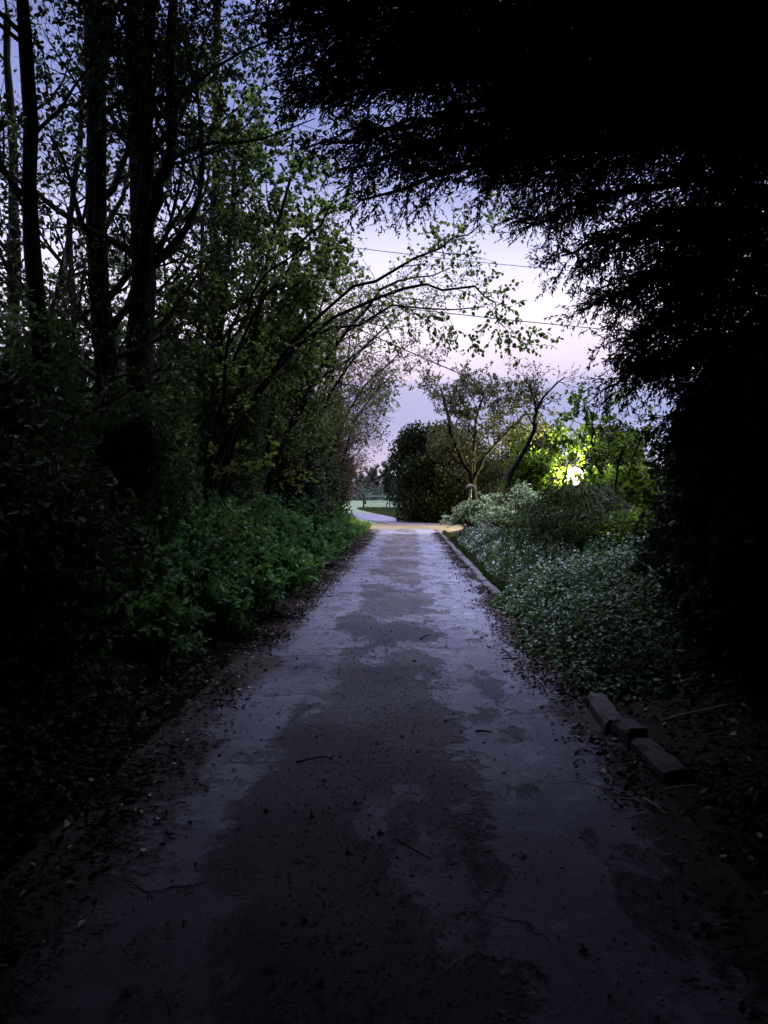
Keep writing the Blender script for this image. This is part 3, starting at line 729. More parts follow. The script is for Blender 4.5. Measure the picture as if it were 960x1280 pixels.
# ------------------------------------------------------------------ right flower bed
def cover(seed, name, label, xr, yr, hf, n, size, flowers, fsize=.016):
    g = np.random.default_rng(seed)
    x = g.uniform(*xr, n); y = g.uniform(*yr, n)
    h = hf(x, y); k = h > .02; x, y, h = x[k], y[k], h[k]; n = len(x)
    lo = g.random(n) ** .6
    z = zR(x, y) * (x > 1.27) + h * lo
    pos = np.stack([x, y, z], -1)
    d = nrm(np.stack([g.normal(size=n), g.normal(size=n), g.normal(size=n) * .4], -1)); nor = nrm(np.stack([g.normal(size=n) * .5, g.normal(size=n) * .5 - .25, np.ones(n)], -1))
    L = g.uniform(*size, n); mb = MB(); leaves(mb, pos, d, nor, L, L * .6, 0, True)
    o = tag(mb.build(name, M_['cover']), label, 'ground cover', None, 'stuff')
    x = g.uniform(*xr, flowers); y = g.uniform(*yr, flowers); h = hf(x, y)
    cl = bumpy(x * 1.6, y * 1.6) + g.normal(size=flowers) * .5
    k = (h > .06) & (cl > .1); x, y, h = x[k], y[k], h[k]
    c = np.stack([x, y, zR(x, y) * (x > 1.27) + h * g.uniform(.88, 1.08, len(x)) + .01], -1); n = len(c)
    nn = nrm(np.stack([g.normal(size=n) * .5 - .3, g.normal(size=n) * .4 - .6, np.ones(n) * .7], -1))
    fb = MB(); a0 = nrm(np.cross(nn, g.normal(size=(n, 3)))); b0 = np.cross(nn, a0)
    for q in range(5):
        an = q * 2 * pi / 5; d = a0 * math.cos(an) + b0 * math.sin(an)
        leaves(fb, c, d + nn * .25, nn, fsize * g.uniform(.7, 1.3, n), fsize * .8, 0)
    f = fb.build('flower', M_['petal'], o); tag(f, kind='stuff')
    return o
def hA(x, y):
    e = sstep(x, 1.12 + .10 * np.sin(y * 2.3) + .05 * np.sin(y * 6), 1.75) * sstep(y, 5.25, 5.9) * (1 - sstep(y, 10.2, 11.2)) * (1 - sstep(x, 3.0, 3.8))
    return e * (.62 + .12 * bumpy(x * 1.5, y * 1.3)) * (.75 + .35 * sstep(x, 1.5, 2.4))
cover(501, 'flowering_ground_cover', 'near bank of dark glossy ground cover dotted with small lilac-white flowers', (1.0, 3.9), (5.2, 11.3), hA, 40000, (.024, .08), 1600, .017)
def hB(x, y):
    e = sstep(x, 1.38, 1.9) * sstep(y, 12.2, 13.5) * (1 - sstep(y, 24, 26.5)) * (1 - sstep(x, 4.0, 5.0))
    return e * (.42 + .10 * bumpy(x * 1.3, y * 1.1))
cover(502, 'flowering_ground_cover', 'far drift of pale ground cover between the kerb and the variegated shrubs', (1.35, 5.0), (12, 26.6), hB, 42000, (.045, .085), 3600, .026)

g = np.random.default_rng(503); n = 15000
x = -1.62 - 2.2 * g.random(n) ** 1.5; y = g.uniform(1.4, 6.6, n); e = sstep(-x, 1.6, 2.1); z = zL(x, y) + e * (.28 + .08 * bumpy(x * 2, y * 2)) * g.random(n) ** .6 + .01
L = g.uniform(.03, .075, n); mb = MB(); leaves(mb, np.stack([x, y, z], -1), nrm(g.normal(size=(n, 3)) * [1, 1, .4]), nrm(g.normal(size=(n, 3)) * .5 + [.3, -.2, 1]), L, L * .75, 0, True)
tag(mb.build('ivy_ground_cover', M_['holly']), 'dark ivy creeping over the near left bank', 'ground cover', None, 'stuff')
# laceleaf mound
def lace_mound(seed, base, r, h, label):
    g = np.random.default_rng(seed); root = empty('laceleaf_maple', base, label, 'shrub'); b = np.array(base)
    mb = MB(); st = MB()
    tr = spline([b, b + [.05, 0, h * .5], b + [0, 0, h * .78]], 8); tubes(st, tr, np.linspace(.05, .03, 8), 7)
    P = []
    for i in range(260):
        a = g.uniform(0, 2 * pi); e = g.uniform(.3, 1.0) ** .5; ca, sa = math.cos(a), math.sin(a); k = g.uniform(.85, 1.08)
        top = h * (1.0 - .28 * e * e) * g.uniform(.9, 1.05)
        P.append(spline([b + [0, 0, h * .72], b + [ca * r * e * .5, sa * r * e * .5, top], b + [ca * r * e * k * .92, sa * r * e * k * .92, top * .72 ], b + [ca * r * e * k, sa * r * e * k, max(.08, top * g.uniform(.12, .45))]], 12))
    P = np.array(P); R = np.linspace(.004, .0012, 12)[None].repeat(len(P), 0); tubes(st, P, R, 3)
    P2, R2 = spawn(g, P, R, 9, (.3, 1), (.08, .18), (30, 70), -.15, .15, 4, .6, fall=.2, rmin=.001)
    leaf_on(g, mb, P2, R2, 11, (.022, .048), .3, 0, (0, 1), .5, False, .7)
    for k in range(26):
        a = g.uniform(0, 2 * pi); e = g.uniform(.1, .82); zz = h * (1 - .55 * e * e) * g.uniform(.45, .85)
        blob_leaves(g, mb, b + [math.cos(a) * r * e, math.sin(a) * r * e, zz], (r * .3, r * .3, h * .17), 1100, (.02, .045), .35, 0, .5)
    st.build('stem', M_['mound'], root); mb.build('foliage', M_['mound'], root)
lace_mound(510, (2.6, 11.4, .25), 1.22, 1.58, 'dark domed laceleaf maple mound weeping behind the near flowers')
# yellow-green bush over the mound
tree(511, 'golden_shrub', 'loose yellow-green shrub beside the conifer, right of the lit lamp', 'shrub',
     [([(3.3, 12.2, .25), (3.2, 12.1, 1.2), (3.0, 12.0, 2.2), (2.9, 12.0, 2.9)], .03, .01), ([(3.4, 12.2, .25), (3.5, 12.1, 1.3), (3.7, 12.0, 2.5)], .03, .01),
      ([(3.35, 12.1, .25), (3.2, 11.7, 1.2), (3.2, 11.3, 2.2)], .03, .01)],
     D(n=12, t=(.3, 1), L=(.5, 1.0), ang=(40, 80), up=0, wob=.15, N=5, rk=.6, flat=.4), D(n=6, t=(.2, 1), L=(.25, .5), ang=(30, 60), up=-.03, wob=.15, N=4, rk=.6),
     None, leaf=D(n=17, size=(.05, .085), asp=.75, droop=.3, oval=True), mats=('bark', 'twig', 'yellow'))
bush(512, 'golden_shrub', 'low yellow-green shrub hugging the right shoulder of the laceleaf mound', 'shrub', (3.35, 10.6, .28), [((3.35, 10.6, .9), (.6, .6, .6))], 4200, (.05, .085), 'yellow', .7, 8, None, True)
bush(513, 'lit_shrub', 'yellow-green rounded shrub brightly lit on the left side of the lamp', 'shrub', (4.3, 25.4, .3), [((4.2, 25.6, 2.0), (1.25, .7, 1.05)), ((4.9, 25.8, 1.2), (1.0, .6, .8))], 6500, (.06, .11), 'yellow', .65, 10)
bush(514, 'lit_shrub', 'lamp-lit yellow-green shrub between the lamp and the conifer, added to hide the outbuilding wall', 'shrub', (7.3, 25.4, .3), [((7.2, 25.6, 1.75), (1.1, .6, 1.0)), ((8.0, 25.8, 1.4), (1.0, .6, 1.2))], 5200, (.07, .12), 'yellow', .65, 10)  # added shrub, covers the lamp-lit wall behind it
# variegated and olive shrubs
def tier_shrub(seed, base, r, h, label, n=34):
    g = np.random.default_rng(seed); root = empty('variegated_shrub', base, label, 'shrub'); b = np.array(base); mb = MB(); st = MB(); P = []
    for i in range(n):
        a = g.uniform(0, 2 * pi); e = math.sqrt(g.random()) ; zt = h * math.sqrt(max(0.05, 1 - .75 * e * e)) * g.uniform(.55, 1.05)
        ca, sa = math.cos(a) * r * e, math.sin(a) * r * e
        P.append(spline([b, b + [ca * .4, sa * .4, zt * .7], b + [ca * .8, sa * .8, zt * .95], b + [ca * 1.1, sa * 1.1, zt]], 8))
    P = np.array(P); R = np.linspace(.016, .003, 8)[None].repeat(n, 0); tubes(st, P, R, 4)
    P2, R2 = spawn(g, P, R, 14, (.45, 1), (.15, .36), (40, 80), .02, .08, 4, .5, flat=.85); tubes(st, P2, R2, 3)
    leaf_on(g, mb, P2, R2, 11, (.05, .10), .5, 0, (.1, 1), -.05, False, .7)
    st.build('stem', M_['twig'], root); mb.build('foliage', M_['pale'], root)
tier_shrub(520, (2.05, 24.6, .25), .85, 1.15, 'small pale variegated shrub below the white post lantern')
tier_shrub(521, (2.75, 19.0, .3), 1.15, 1.45, 'larger whitish variegated shrub in tiers at the middle of the bed', 50)
tier_shrub(522, (3.7, 16.8, .3), .95, 1.2, 'variegated shrub tucked behind the left flank of the laceleaf mound')
bush(523, 'olive_shrub', 'olive-brown upright shrub behind the tiered white shrub', 'shrub', (3.0, 22.2, .3), [((3.0, 22.2, 1.15), (.95, .9, 1.0))], 6000, (.05, .09), 'olive', .55)
bush(524, 'olive_shrub', 'dull green shrub filling in below the lit tree', 'shrub', (4.5, 21.0, .3), [((4.5, 21.0, 1.0), (1.1, .9, .95))], 6000, (.05, .09), 'olive', .55)

# slender tree, cherry, lit tree, evergreen
tree(530, 'slender_tree', 'slender leaning tree with few leaves, its twigs above the overhead cable', 'tree',
     [([(2.95, 23.6, .3), (3.15, 23.7, 1.9), (3.75, 23.8, 3.1), (4.0, 23.8, 3.6), (4.02, 23.8, 4.1), (4.35, 23.8, 4.7), (4.95, 23.8, 5.3)], .10, .02),
      ([(4.04, 23.8, 4.2), (3.95, 23.8, 4.7), (3.6, 23.8, 5.4)], .03, .01)],
     D(n=13, t=(.45, 1), L=(.5, 1.3), ang=(35, 65), up=.04, wob=.14, N=6, rk=.5, fall=.2), D(n=5, t=(.2, 1), L=(.25, .6), ang=(30, 60), up=.03, wob=.15, N=4, rk=.6, rmin=.004),
     None, leaf=D(n=4, size=(.05, .10), asp=.6, droop=.3), mats=('bark', 'twig', 'dim'))
tree(531, 'cherry_tree', 'forked garden cherry with thin bronze leaves beside the lit junction', 'tree',
     [([(2.55, 28.0, .2), (2.45, 28.0, 1.6), (2.3, 28.0, 2.4), (1.7, 28, 3.6), (1.45, 28, 4.6), (1.2, 28, 5.6)], .16, .03),
      ([(2.4, 28.0, 2.0), (2.9, 27.9, 3.0), (3.7, 27.8, 3.9), (4.4, 27.8, 4.6)], .08, .02),
      ([(2.4, 28.1, 2.2), (2.5, 28.3, 3.4), (2.6, 28.4, 4.6), (2.9, 28.4, 5.4)], .08, .02)],
     D(n=16, t=(.35, 1), L=(1.0, 2.0), ang=(35, 70), up=.02, wob=.13, N=6, rk=.5, fall=.3), D(n=8, t=(.2, 1), L=(.5, 1.0), ang=(30, 60), up=0, wob=.15, N=5, rk=.55),
     D(n=5, t=(.2, 1), L=(.25, .5), ang=(30, 60), up=-.03, wob=.15, N=4, rk=.6, rmin=.004),
     leaf=D(n=8, size=(.06, .11), asp=.6, droop=.4), mats=('bark', 'twig', 'cherry'))
tree(532, 'lit_tree', 'small yellow-green tree glowing in front of the lit lamp', 'tree',
     [([(4.9, 26.2, .3), (4.8, 26.1, 1.2), (4.5, 26.0, 2.2), (4.3, 26.0, 3.4)], .07, .02), ([(4.95, 26.2, .3), (5.3, 26.2, 1.4), (5.6, 26.3, 2.6), (5.9, 26.3, 3.6)], .05, .015)],
     D(n=15, t=(.2, 1), L=(.8, 1.6), ang=(40, 80), up=.0, wob=.14, N=6, rk=.5), D(n=7, t=(.2, 1), L=(.35, .8), ang=(30, 60), up=-.02, wob=.15, N=4, rk=.6),
     D(n=4, t=(.2, 1), L=(.15, .35), ang=(30, 60), up=-.04, wob=.15, N=3, rk=.6, rmin=.003),
     leaf=D(n=11, size=(.06, .11), asp=.65, droop=.4), mats=('bark', 'twig', 'yellow'))
for i, (x, y, tp, rx, n, lab) in enumerate([(.85, 43.5, 5.7, 1.75, 26000, 'big dark evergreen tree standing alone beyond the lit junction'),
                                    (2.9, 42.6, 5.8, 2.2, 22000, 'grey-green rounded tree right of the big dark one, behind the cherry'),
                                    (6.6, 40.5, 5.5, 2.0, 16000, 'grey-green rounded tree behind the slender leaning tree'),
                                    (9.8, 37.0, 5.2, 2.2, 14000, 'dark evergreen tree at the back behind the lit outbuilding')]):
    g = np.random.default_rng(540 + i); root = empty('evergreen_tree' if i in (0, 3) else 'garden_tree', (x, y, 0), lab, 'tree', None)
    mb = MB(); tubes(mb, spline([(x, y, -.05), (x + .05, y, tp * .4), (x, y, tp * .8)], 8), np.linspace(.16, .05, 8), 8); mb.build('trunk', M_['bark'], root, True)
    fo = MB(); S = 60
    zz = np.linspace(.05, .9, S)
    for q in range(S):
        zq = zz[q]; rr = rx * np.interp(zq, [0, .15, .45, .75, 1], [.85, 1.0, 1.0, .8, .35]); a = g.uniform(0, 2 * pi); e = g.uniform(.35, 1.0) ** 1.2
        blob_leaves(g, fo, (x + math.cos(a) * rr * e, y + math.sin(a) * rr * e, tp * zq), (rr * .5, rr * .5, tp * .13), n // S, (.12, .2), .65, 0, .5, zmin=.02)
    fo.build('crown', M_['holly' if i in (0, 3) else 'olive'], root)

# outbuilding with assumed flood lamp; garden lamp beside it
hb = (9.5, 29.0, 0.0)
root = empty('outbuilding', hb, 'grey rendered flat-roofed outbuilding half hidden behind the glowing garden lamp', 'building')
nv = np.array([-.8, -.6]); tv = np.array([.6, -.8])
rz = math.atan2(tv[1], tv[0])
def hp(a, b, z): # a along wall, b inward
    q = np.array([8.2, 30.2]) + tv * a - nv * b
    return (q[0], q[1], z)
mb = MB(); box(mb, hp(2.2, 1.8, 1.15), (5.2, 3.6, 2.5), rz); mb.build('wall', M_['render'], root)
mb = MB(); box(mb, hp(2.2, 1.8, 2.46), (5.5, 3.9, .12), rz); mb.build('roof', M_['felt'], root)
mb = MB(); m0 = hp(.6, .3, 2.4); tubes(mb, np.array([m0, (m0[0], m0[1], 3.1), (m0[0], m0[1], 3.75)]), np.full(3, .035), 8); mb.build('assumed_mast', M_['metal'], root)  # assumed roof pole, added to carry the end of the slanting cable
mb = MB(); box(mb, hp(2.2, -.01, 1.5), (1.1, .08, .9), rz); w = mb.build('window', M_['white'], root)
mb = MB(); box(mb, hp(2.2, -.04, 1.5), (.95, .06, .75), rz); mb.build('pane', M_['glass'], w).matrix_parent_inverse = w.matrix_world.inverted()
mb = MB(); box(mb, hp(3.8, -.02, 1.0), (.85, .06, 1.95), rz); mb.build('door', M_['wood'], root)
w.location = (0, 0, 0)
for ch in w.children: ch.matrix_parent_inverse.identity()
def fix_child(parent_root, ch):  # grandchild vertices were built relative to a part at the root's base
    ch.location = (-parent_root.location[0], -parent_root.location[1], -parent_root.location[2])
for ch in w.children: fix_child(root, ch)

def globe(mb, c, r, n=12):
    th = np.linspace(0, pi, n); ph = np.arange(16) / 16 * 2 * pi
    V = np.array([[c[0] + r * math.sin(t) * math.cos(p), c[1] + r * math.sin(t) * math.sin(p), c[2] + r * math.cos(t)] for t in th for p in ph])
    Q = [[i * 16 + j, i * 16 + (j + 1) % 16, (i + 1) * 16 + (j + 1) % 16, (i + 1) * 16 + j] for i in range(n - 1) for j in range(16)]
    mb.add(V, Q)
lp = (6.05, 27.3, 2.22)
root = empty('garden_lamp', (lp[0], lp[1], .1), 'glowing round garden lamp on a post shining through the leaves on the right', 'lamp')
mb = MB(); globe(mb, lp, .33); gl = mb.build('globe', M_['bulb'], root, True)
mb = MB(); tubes(mb, np.array([(lp[0], lp[1], .05), (lp[0], lp[1], 1.0), (lp[0], lp[1], 1.8), (lp[0], lp[1], 1.96)]), np.array([.045, .04, .04, .09]), 10); mb.build('post', M_['darkmetal'], root, True)
ld = bpy.data.lights.new('garden_lamp_light', 'POINT'); ld.energy = 2800; ld.color = (1, .92, .58); ld.shadow_soft_size = .1
lo = bpy.data.objects.new('garden_lamp_light', ld); lo.location = (lp[0] - .42, lp[1] - .05, lp[2] + .12); COL.objects.link(lo)
# assumed flood lamp, inferred from the yellow light on the junction and added here
fl = np.array(hp(-.62, 1.6, 2.2))
root = empty('assumed_floodlight', hp(-.40, 1.6, 2.2), 'small assumed flood lamp added on the outbuilding end wall to light the junction', 'lamp')
mb = MB(); box(mb, hp(-.50, 1.6, 2.2), (.14, .22, .16), rz); mb.build('housing', M_['darkmetal'], root)
mb = MB(); box(mb, hp(-.58, 1.6, 2.2), (.01, .19, .13), rz); mb.build('lens', M_['bulb'], root)
sd = bpy.data.lights.new('assumed_floodlight_beam', 'SPOT'); sd.energy = 15000; sd.color = (1, .80, .42); sd.spot_size = radians(75); sd.spot_blend = .6; sd.shadow_soft_size = .1  # beam of the assumed flood lamp, added to turn the junction yellow
so = bpy.data.objects.new('assumed_floodlight_beam', sd); so.location = tuple(fl + np.array([-.05, .08, 0])); COL.objects.link(so)
from mathutils import Vector
so.rotation_euler = (Vector((-.5, 34.5, 0)) - Vector(so.location)).to_track_quat('-Z', 'Y').to_euler()

# white post lantern in the bed
root = empty('post_lantern', (2.13, 25.7, .2), 'small white post with a domed cap behind the pale shrub', 'garden lantern')
mb = MB(); tubes(mb, np.array([(2.13, 25.7, .1), (2.13, 25.7, .8), (2.13, 25.7, 1.78)]), np.array([.055, .05, .05]), 12); mb.build('post', M_['white'], root, True)
mb = MB(); tubes(mb, np.array([(2.13, 25.7, 1.76), (2.13, 25.7, 1.80), (2.13, 25.7, 1.86), (2.13, 25.7, 1.91), (2.13, 25.7, 1.93)]), np.array([.17, .175, .14, .07, .005]), 16); mb.build('cap', M_['wood'], root, True)

# ------------------------------------------------------------------ pole and cables
pb = (-3.55, 23.2, 0.1)
root = empty('utility_pole', pb, 'dark wooden utility pole rising among the left hedgerow trees', 'pole')
mb = MB(); tubes(mb, np.array([(-3.55, 23.2, 0.1), (-3.55, 23.2, 5), (-3.55, 23.2, 9.7)]), np.array([.15, .13, .11]), 12); mb.add([(-3.55, 23.2, 9.72)]); mb.build('shaft', M_['polewood'], root, True)
mb = MB(); box(mb, (-3.55, 23.06, 9.2), (1.0, .09, .11)); mb.build('crossarm', M_['polewood'], root)
for dx in (-.42, .42):
    mb = MB(); tubes(mb, np.array([(-3.55 + dx, 23.06, 9.25), (-3.55 + dx, 23.06, 9.32), (-3.55 + dx, 23.06, 9.38), (-3.55 + dx, 23.06, 9.43)]), np.array([.03, .055, .035, .05]), 10); mb.build('insulator', M_['white'], root, True)
def cable(a, b, sag, r, label):
    t = np.linspace(0, 1, 24)[:, None]; p = np.array(a) * (1 - t) + np.array(b) * t; p[:, 2] -= (sag * 4 * t * (1 - t))[:, 0]
    mb = MB(); tubes(mb, p, np.full(24, r), 6); tag(mb.build('overhead_cable', M_['cable'], smooth=True), label, 'cable')
cable((-3.45, 23.1, 7.75), (13.4, 31.0, 7.9), .10, .014, 'nearly level overhead cable crossing the pink sky')
cable((-3.45, 23.1, 7.55), hp(.6, .3, 3.62), .10, .017, 'slanting overhead cable dropping from the pole towards the lamp')
cable((-3.13, 23.06, 9.4), (14, 31, 10.3), .2, .010, 'highest thin overhead cable just under the conifer boughs')

# ------------------------------------------------------------------ gate, far trees, grass
def gate():
    Y = 86; root = empty('field_gate', (-5.2, Y, 0), 'pale metal field gate across the meadow beyond the lane', 'gate')
    mb = MB(); box(mb, (-5.25, Y, .82), (.17, .17, 1.75)); mb.build('post', M_['wood'], root)
    mb = MB(); box(mb, (.25, Y, .75), (.17, .17, 1.6)); mb.build('post', M_['wood'], root)
    for z, h in ((1.48, .28), (1.12, .08), (.78, .05), (.45, .05), (.2, .05)):
        mb = MB(); box(mb, (-2.5, Y - .02, z), (5.25, .05, h)); mb.build('rail', M_['metal'], root)
    mb = MB()
    tubes(mb, np.array([(-5.05, Y - .08, .2), (-2.5, Y - .08, 1.42)]), np.full(2, .025), 6); tubes(mb, np.array([(.05, Y - .08, .2), (-2.5, Y - .08, 1.42)]), np.full(2, .025), 6)
    mb.build('brace', M_['metal'], root)
    mb = MB(); box(mb, (-5.05, Y - .2, .75), (.16, .22, .4)); mb.build('latch', M_['darkmetal'], root)
gate()
for i, (u, lean, h) in enumerate([(482, .25, 1.35), (488, -.15, 1.5), (492, .3, 1.25), (503, .1, .9)]):
    X = (u - 511) / 924 * 74
    mb = MB(); tubes(mb, np.array([(X, 74, -.1), (X + lean * .5, 74, h * .5), (X + lean, 74, h)]), np.array([.05, .045, .04]), 6)
    tag(mb.build('stake', M_['wood'], smooth=True), ['leftmost leaning stake in front of the gate', 'tallest stake standing in front of the gate', 'stake leaning right in front of the gate', 'short stake by the dark evergreen in front of the gate'][i], 'stake')
g = np.random.default_rng(600)
protos_f = []
for i in range(3):
    r = empty('distant_tree', (0, 0, 0)); g2 = np.random.default_rng(610 + i)
    P0 = spline([(0, 0, 0), (.2, 0, 4), (0, .2, 9)], 12)[None]; R0 = np.linspace(.25, .06, 12)[None]
    mb = MB(); tubes(mb, P0, R0, 6); mb.build('trunk', M_['twig'], r)
    c = MB(); P1, R1 = spawn(g2, P0, R0, 34, (.15, 1), (2.2, 4.2), (30, 65), .06, .14, 6, .5, fall=.35); tubes(c, P1, R1, 3, 0)
    P2, R2 = spawn(g2, P1, R1, 9, (.2, 1), (.8, 1.8), (30, 60), .03, .15, 4, .6, rmin=.02); tubes(c, P2, R2, 3, 0)
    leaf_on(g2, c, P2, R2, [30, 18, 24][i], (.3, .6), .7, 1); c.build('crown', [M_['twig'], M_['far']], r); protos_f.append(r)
used = set()
for i in range(34):
    X = -66 + i * 3.2 + g.normal() * 1.2; Y = 265 + g.normal() * 8
    k = int(g.integers(0, 3)); r = protos_f[k] if k not in used else copy_tree(protos_f[k]); used.add(k)
    s = g.uniform(1.0, 1.5); r.location = (X, Y, -.1); r.scale = (s, s, s * g.uniform(.85, 1.1)); r.rotation_euler = (0, 0, g.uniform(0, 6))
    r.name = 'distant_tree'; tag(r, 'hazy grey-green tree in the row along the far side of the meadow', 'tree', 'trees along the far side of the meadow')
g = np.random.default_rng(620)
mb = MB(); n = 9000
x = g.uniform(-75, 50, n); y = 258 + g.normal(size=n) * 3; z = np.abs(g.normal(size=n)) * 2.6
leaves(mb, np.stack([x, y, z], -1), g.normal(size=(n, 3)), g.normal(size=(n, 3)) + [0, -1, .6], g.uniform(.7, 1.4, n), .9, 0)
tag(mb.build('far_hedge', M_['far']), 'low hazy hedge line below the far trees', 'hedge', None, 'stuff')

def grass(seed, name, label, n, xf, yr, hgt, w, mat='grass'):
    g = np.random.default_rng(seed); y = g.uniform(*yr, n); lo, hi = xf(y); x = lo + (hi - lo) * g.random(n)
    z = np.where((x < -1.6) & (y < 33), zL(x, y), np.where((x > 1.27) & (y < 30.5), zR(x, y), -.03))
    d = nrm(np.stack([g.normal(size=n) * .35, g.normal(size=n) * .35, np.ones(n)], -1))
    mb = MB(); leaves(mb, np.stack([x, y, z], -1), d, g.normal(size=(n, 3)), g.uniform(*hgt, n), w, 0)
    return tag(mb.build(name, M_[mat]), label, 'grass', None, 'stuff')
grass(630, 'verge_grass', 'rough grass on the verge between the far lane and the gate', 22000, lambda y: (-2.6 - (y - 50) * .13 * (y > 50) + 1.9 - (y - 45) * .02, y * 0 + 1.6), (45, 84), (.12, .4), .05, 'vergegrass')
grass(631, 'bright_grass_tuft', 'bright green grass tuft at the far end of the left hedge', 5000, lambda y: (y * 0 - 2.9, y * 0 - 1.75), (29.2, 33), (.15, .45), .03)
grass(632, 'bed_edge_grass', 'thin strip of grass between the kerb and the flowering drift', 9000, lambda y: (y * 0 + 1.42, 1.62 + .22 * np.sin(y * .8)), (10.6, 30), (.05, .16), .012, 'dimgrass')
grass(633, 'meadow_edge_grass', 'grass along the left of the far lane', 9000, lambda y: (-5 - (y - 40) * .3, -2.6 - (y - 40) * .21), (40, 66), (.1, .35), .05)

# ------------------------------------------------------------------ litter
def litter(seed, name, label, n, xf, yr, size, mat, cat):
    g = np.random.default_rng(seed); y = yr[0] + (yr[1] - yr[0]) * g.random(n) ** 1.4; x = xf(g, y, n)
    k = (bumpy(x * 1.8, y * 1.5) + g.normal(size=n) * .45 > -.35); x, y = x[k], y[k]; n = len(x)
    z = np.where(x < -1.6, zL(x, y), np.where(x > 1.27, zR(x, y), .004 + .012 * np.cos(x * 1.1))) + g.uniform(.004, .02, n)
    nor = nrm(np.stack([g.normal(size=n) * .45, g.normal(size=n) * .45, np.ones(n)], -1)); d = nrm(np.stack([g.normal(size=n), g.normal(size=n), g.normal(size=n) * .3], -1))
    mb = MB(); L = g.uniform(*size, n); leaves(mb, np.stack([x, y, z], -1), d, nor, L, L * g.uniform(.4, .75, n), 0, True)
    return tag(mb.build(name, M_[mat]), label, cat, None, 'stuff')
litter(701, 'leaf_litter', 'brown leaf litter along the left edge of the lane', 20000, lambda g, y, n: -1.45 + g.normal(size=n) * .16 - .12 * g.random(n), (2, 30), (.012, .05), 'dry', 'leaf litter')
litter(702, 'leaf_litter', 'brown leaf litter along the right edge and over the kerb', 16000, lambda g, y, n: 1.16 + g.normal(size=n) * .14 + .25 * g.random(n) * (y < 5.5), (1.6, 30), (.01, .05), 'dry', 'leaf litter')
litter(703, 'scattered_leaves', 'small fallen leaves scattered over the lane surface', 1500, lambda g, y, n: g.uniform(-1.3, 1.15, n), (1.6, 30), (.007, .022), 'dry', 'leaf litter')
litter(704, 'leaf_litter', 'dark leaf litter under the shrubs at the right', 5000, lambda g, y, n: g.uniform(1.45, 2.6, n), (2, 6), (.03, .07), 'dry', 'leaf litter')
g = np.random.default_rng(710); n = 5500
x = np.where(g.random(n) < .65, g.normal(size=n) * .28 - .2, g.uniform(-1.3, 1.2, n)); y = 1.6 + 18 * g.random(n) ** 1.6
s = g.uniform(.003, .008, n) * (1 + 1.2 * (g.random(n) < .04)); c = np.stack([x, y, .016 + s * .3], -1)
o8 = np.array([[1, 0, 0], [0, 1, 0], [-1, 0, 0], [0, -1, 0], [0, 0, .7], [0, 0, -.7]])
V = (c[:, None] + (o8[None] + g.normal(size=(n, 6, 3)) * .25) * s[:, None, None]).reshape(-1, 3); b = np.arange(n)[:, None] * 6
mb = MB(); mb.add(V, None, np.concatenate([b + t for t in ([0, 1, 4], [1, 2, 4], [2, 3, 4], [3, 0, 4], [1, 0, 5], [2, 1, 5], [3, 2, 5], [0, 3, 5])]))
tag(mb.build('loose_grit', M_['pebble']), 'loose grit along the worn middle of the lane', 'grit', None, 'stuff')

def stick(pts, r, label, mat='straw', n=10, name='fallen_twig'):
    mb = MB(); c = spline(pts, n); tubes(mb, c, np.linspace(r, r * .45, n), 6); return tag(mb.build(name, M_[mat], smooth=True), label, 'twig')
stick([(1.50, 4.42, .16), (1.62, 4.46, .185), (1.80, 4.53, .2), (1.98, 4.56, .235)], .008, 'long pale stick lying on the dark bed behind the nearest kerb stone')
stick([(1.77, 5.0, .24), (1.86, 5.04, .25), (1.98, 5.08, .28)], .006, 'short pale stick deeper in the shadow at the right')
stick([(1.28, 3.72, .03), (1.36, 3.73, .04), (1.45, 3.74, .05)], .006, 'short stick in the litter in front of the nearest kerb stone', )
stick([(1.14, 3.6, .03), (1.17, 3.52, .035), (1.19, 3.44, .03)], .008, 'stubby pale twig in the right-hand leaf litter')
stick([(1.02, 3.98, .025), (1.05, 3.9, .03), (1.04, 3.8, .03), (1.0, 3.74, .025)], .005, 'curved brown twig at the right edge of the lane')
stick([(-.62, 4.05, .025), (-.55, 4.10, .028), (-.46, 4.15, .025)], .007, 'dark twig lying on the worn middle of the lane', 'bark')
stick([(-.05, 3.15, .025), (.02, 3.05, .03), (.09, 2.98, .025)], .005, 'thin dark twig on the lane close to the camera', 'bark')
stick([(.42, 4.62, .028), (.47, 4.6, .035), (.52, 4.6, .028)], .009, 'thick short dark twig on the pale right wheel track', 'bark')
stick([(.84, 6.7, .028), (.92, 6.68, .035), (1.0, 6.7, .03)], .008, 'twig on the right edge of the lane beside the near flowers', 'bark')
stick([(.12, 7.6, .028), (.18, 7.75, .035), (.24, 7.82, .028)], .008, 'dark twig in mid lane level with the near flowers', 'bark')

# ------------------------------------------------------------------ world, sun, camera
w = bpy.data.worlds.new('World'); scene.world = w; w.use_nodes = True
nt = w.node_tree; nt.nodes.clear()
def nn_(t, **k):
    n = nt.nodes.new(t)
    for a, b in k.items(): setattr(n, a, b)
    return n
tc = nn_('ShaderNodeTexCoord'); sep = nn_('ShaderNodeSeparateXYZ'); nt.links.new(tc.outputs['Generated'], sep.inputs[0])
def wm(op, a, b, clamp=False):
    n = nn_('ShaderNodeMath', operation=op, use_clamp=clamp)
    for s, v in zip(n.inputs, (a, b)):
        if isinstance(v, bpy.types.NodeSocket): nt.links.new(v, s)
        else: s.default_value = v
    return n.outputs[0]
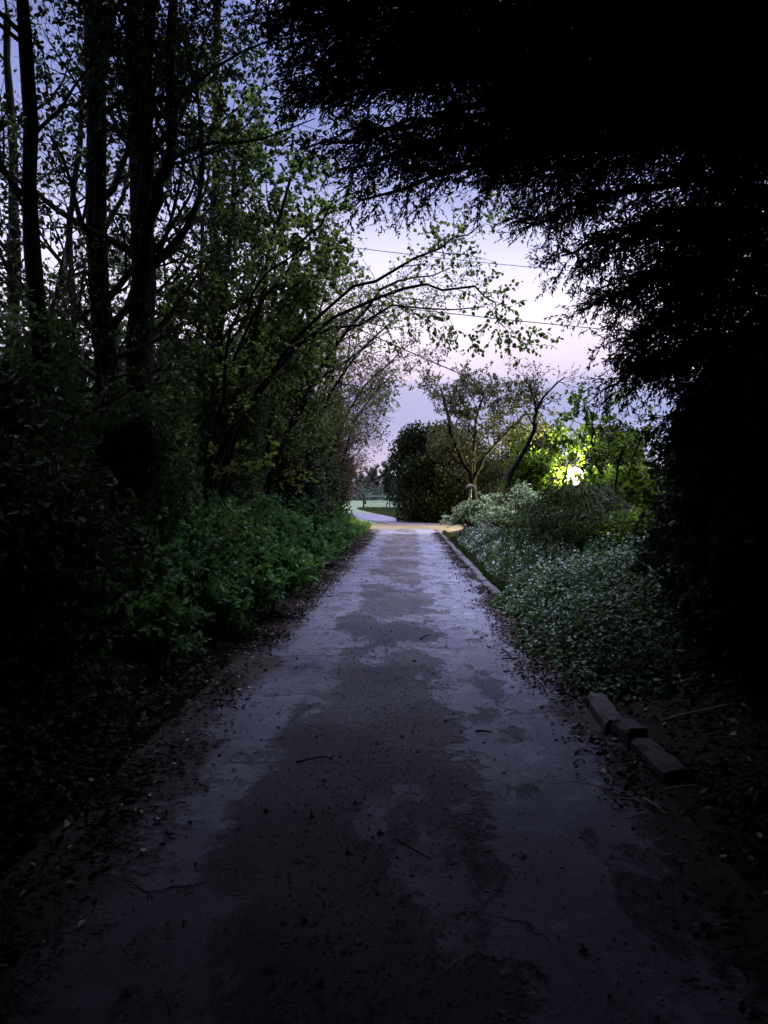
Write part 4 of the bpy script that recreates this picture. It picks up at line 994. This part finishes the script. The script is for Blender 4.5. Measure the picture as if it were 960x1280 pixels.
# streaky dusk cloud: warp the elevation with stretched noise
mp = nn_('ShaderNodeMapping'); mp.inputs['Scale'].default_value = (2.2, 2.2, 9); nt.links.new(tc.outputs['Generated'], mp.inputs[0])
nz = nn_('ShaderNodeTexNoise'); nz.inputs['Scale'].default_value = 1.6; nz.inputs['Detail'].default_value = 5; nz.inputs['Roughness'].default_value = .5; nt.links.new(mp.outputs[0], nz.inputs['Vector'])
el = wm('ADD', sep.outputs[2], wm('MULTIPLY', wm('SUBTRACT', nz.outputs[0], .5), .07))
ramp = nn_('ShaderNodeValToRGB'); nt.links.new(el, ramp.inputs[0])
stops = [(0.0, (.62, .58, .78)), (.055, (.50, .52, .80)), (.105, (.41, .47, .76)), (.142, (.50, .52, .80)), (.156, (.80, .72, .93)), (.215, (1.02, .94, 1.10)), (.30, (.86, .84, 1.12)), (.40, (.40, .44, .76)), (.54, (.27, .32, .62)), (.64, (3.2, 3.3, 4.6)), (1.0, (18.5, 18.8, 25.5))]
cr = ramp.color_ramp
while len(cr.elements) < len(stops): cr.elements.new(.5)
for e, (p, c) in zip(cr.elements, stops): e.position = p; e.color = (*c, 1)
# darker away from the afterglow
az = nn_('ShaderNodeMapRange', interpolation_type='SMOOTHSTEP'); nt.links.new(sep.outputs[1], az.inputs[0])
az.inputs[1].default_value = -.35; az.inputs[2].default_value = .5; az.inputs[3].default_value = .03; az.inputs[4].default_value = 1.0
mul = nn_('ShaderNodeMix', data_type='RGBA', blend_type='MULTIPLY'); mul.inputs[0].default_value = 1
nt.links.new(ramp.outputs[0], mul.inputs[6]); nt.links.new(az.outputs[0], mul.inputs[7])
sky = nn_('ShaderNodeTexSky', sky_type='NISHITA'); sky.sun_disc = False; sky.sun_elevation = radians(2); sky.sun_rotation = radians(0)
b1 = nn_('ShaderNodeBackground'); b1.inputs[1].default_value = 1.0; nt.links.new(mul.outputs[2], b1.inputs[0]); b1.inputs[1].default_value = 1.07
b2 = nn_('ShaderNodeBackground'); b2.inputs[1].default_value = .006; nt.links.new(sky.outputs[0], b2.inputs[0])
ad = nn_('ShaderNodeAddShader'); nt.links.new(b1.outputs[0], ad.inputs[0]); nt.links.new(b2.outputs[0], ad.inputs[1])
wo = nn_('ShaderNodeOutputWorld'); nt.links.new(ad.outputs[0], wo.inputs[0])

cam = bpy.data.cameras.new('camera'); co = bpy.data.objects.new('camera', cam); COL.objects.link(co)
cam.sensor_width = 36; cam.sensor_fit = 'AUTO'; cam.lens = 26; cam.clip_start = .05; cam.clip_end = 5000
co.location = (0, 0, H_CAM); co.rotation_euler = (radians(90 - 1.24), 0, radians(1.92))
scene.camera = co

scene.view_settings.view_transform = 'Standard'; scene.view_settings.look = 'None'; scene.view_settings.exposure = 0; scene.view_settings.gamma = .82
cy = scene.cycles
cy.max_bounces = 4; cy.diffuse_bounces = 2; cy.glossy_bounces = 1; cy.transmission_bounces = 2; cy.use_adaptive_sampling = True; cy.adaptive_threshold = .045; cy.adaptive_min_samples = 12; cy.transparent_max_bounces = 4
cy.sample_clamp_indirect = 3.0; cy.caustics_reflective = False; cy.caustics_refractive = False
cy.use_denoising = True
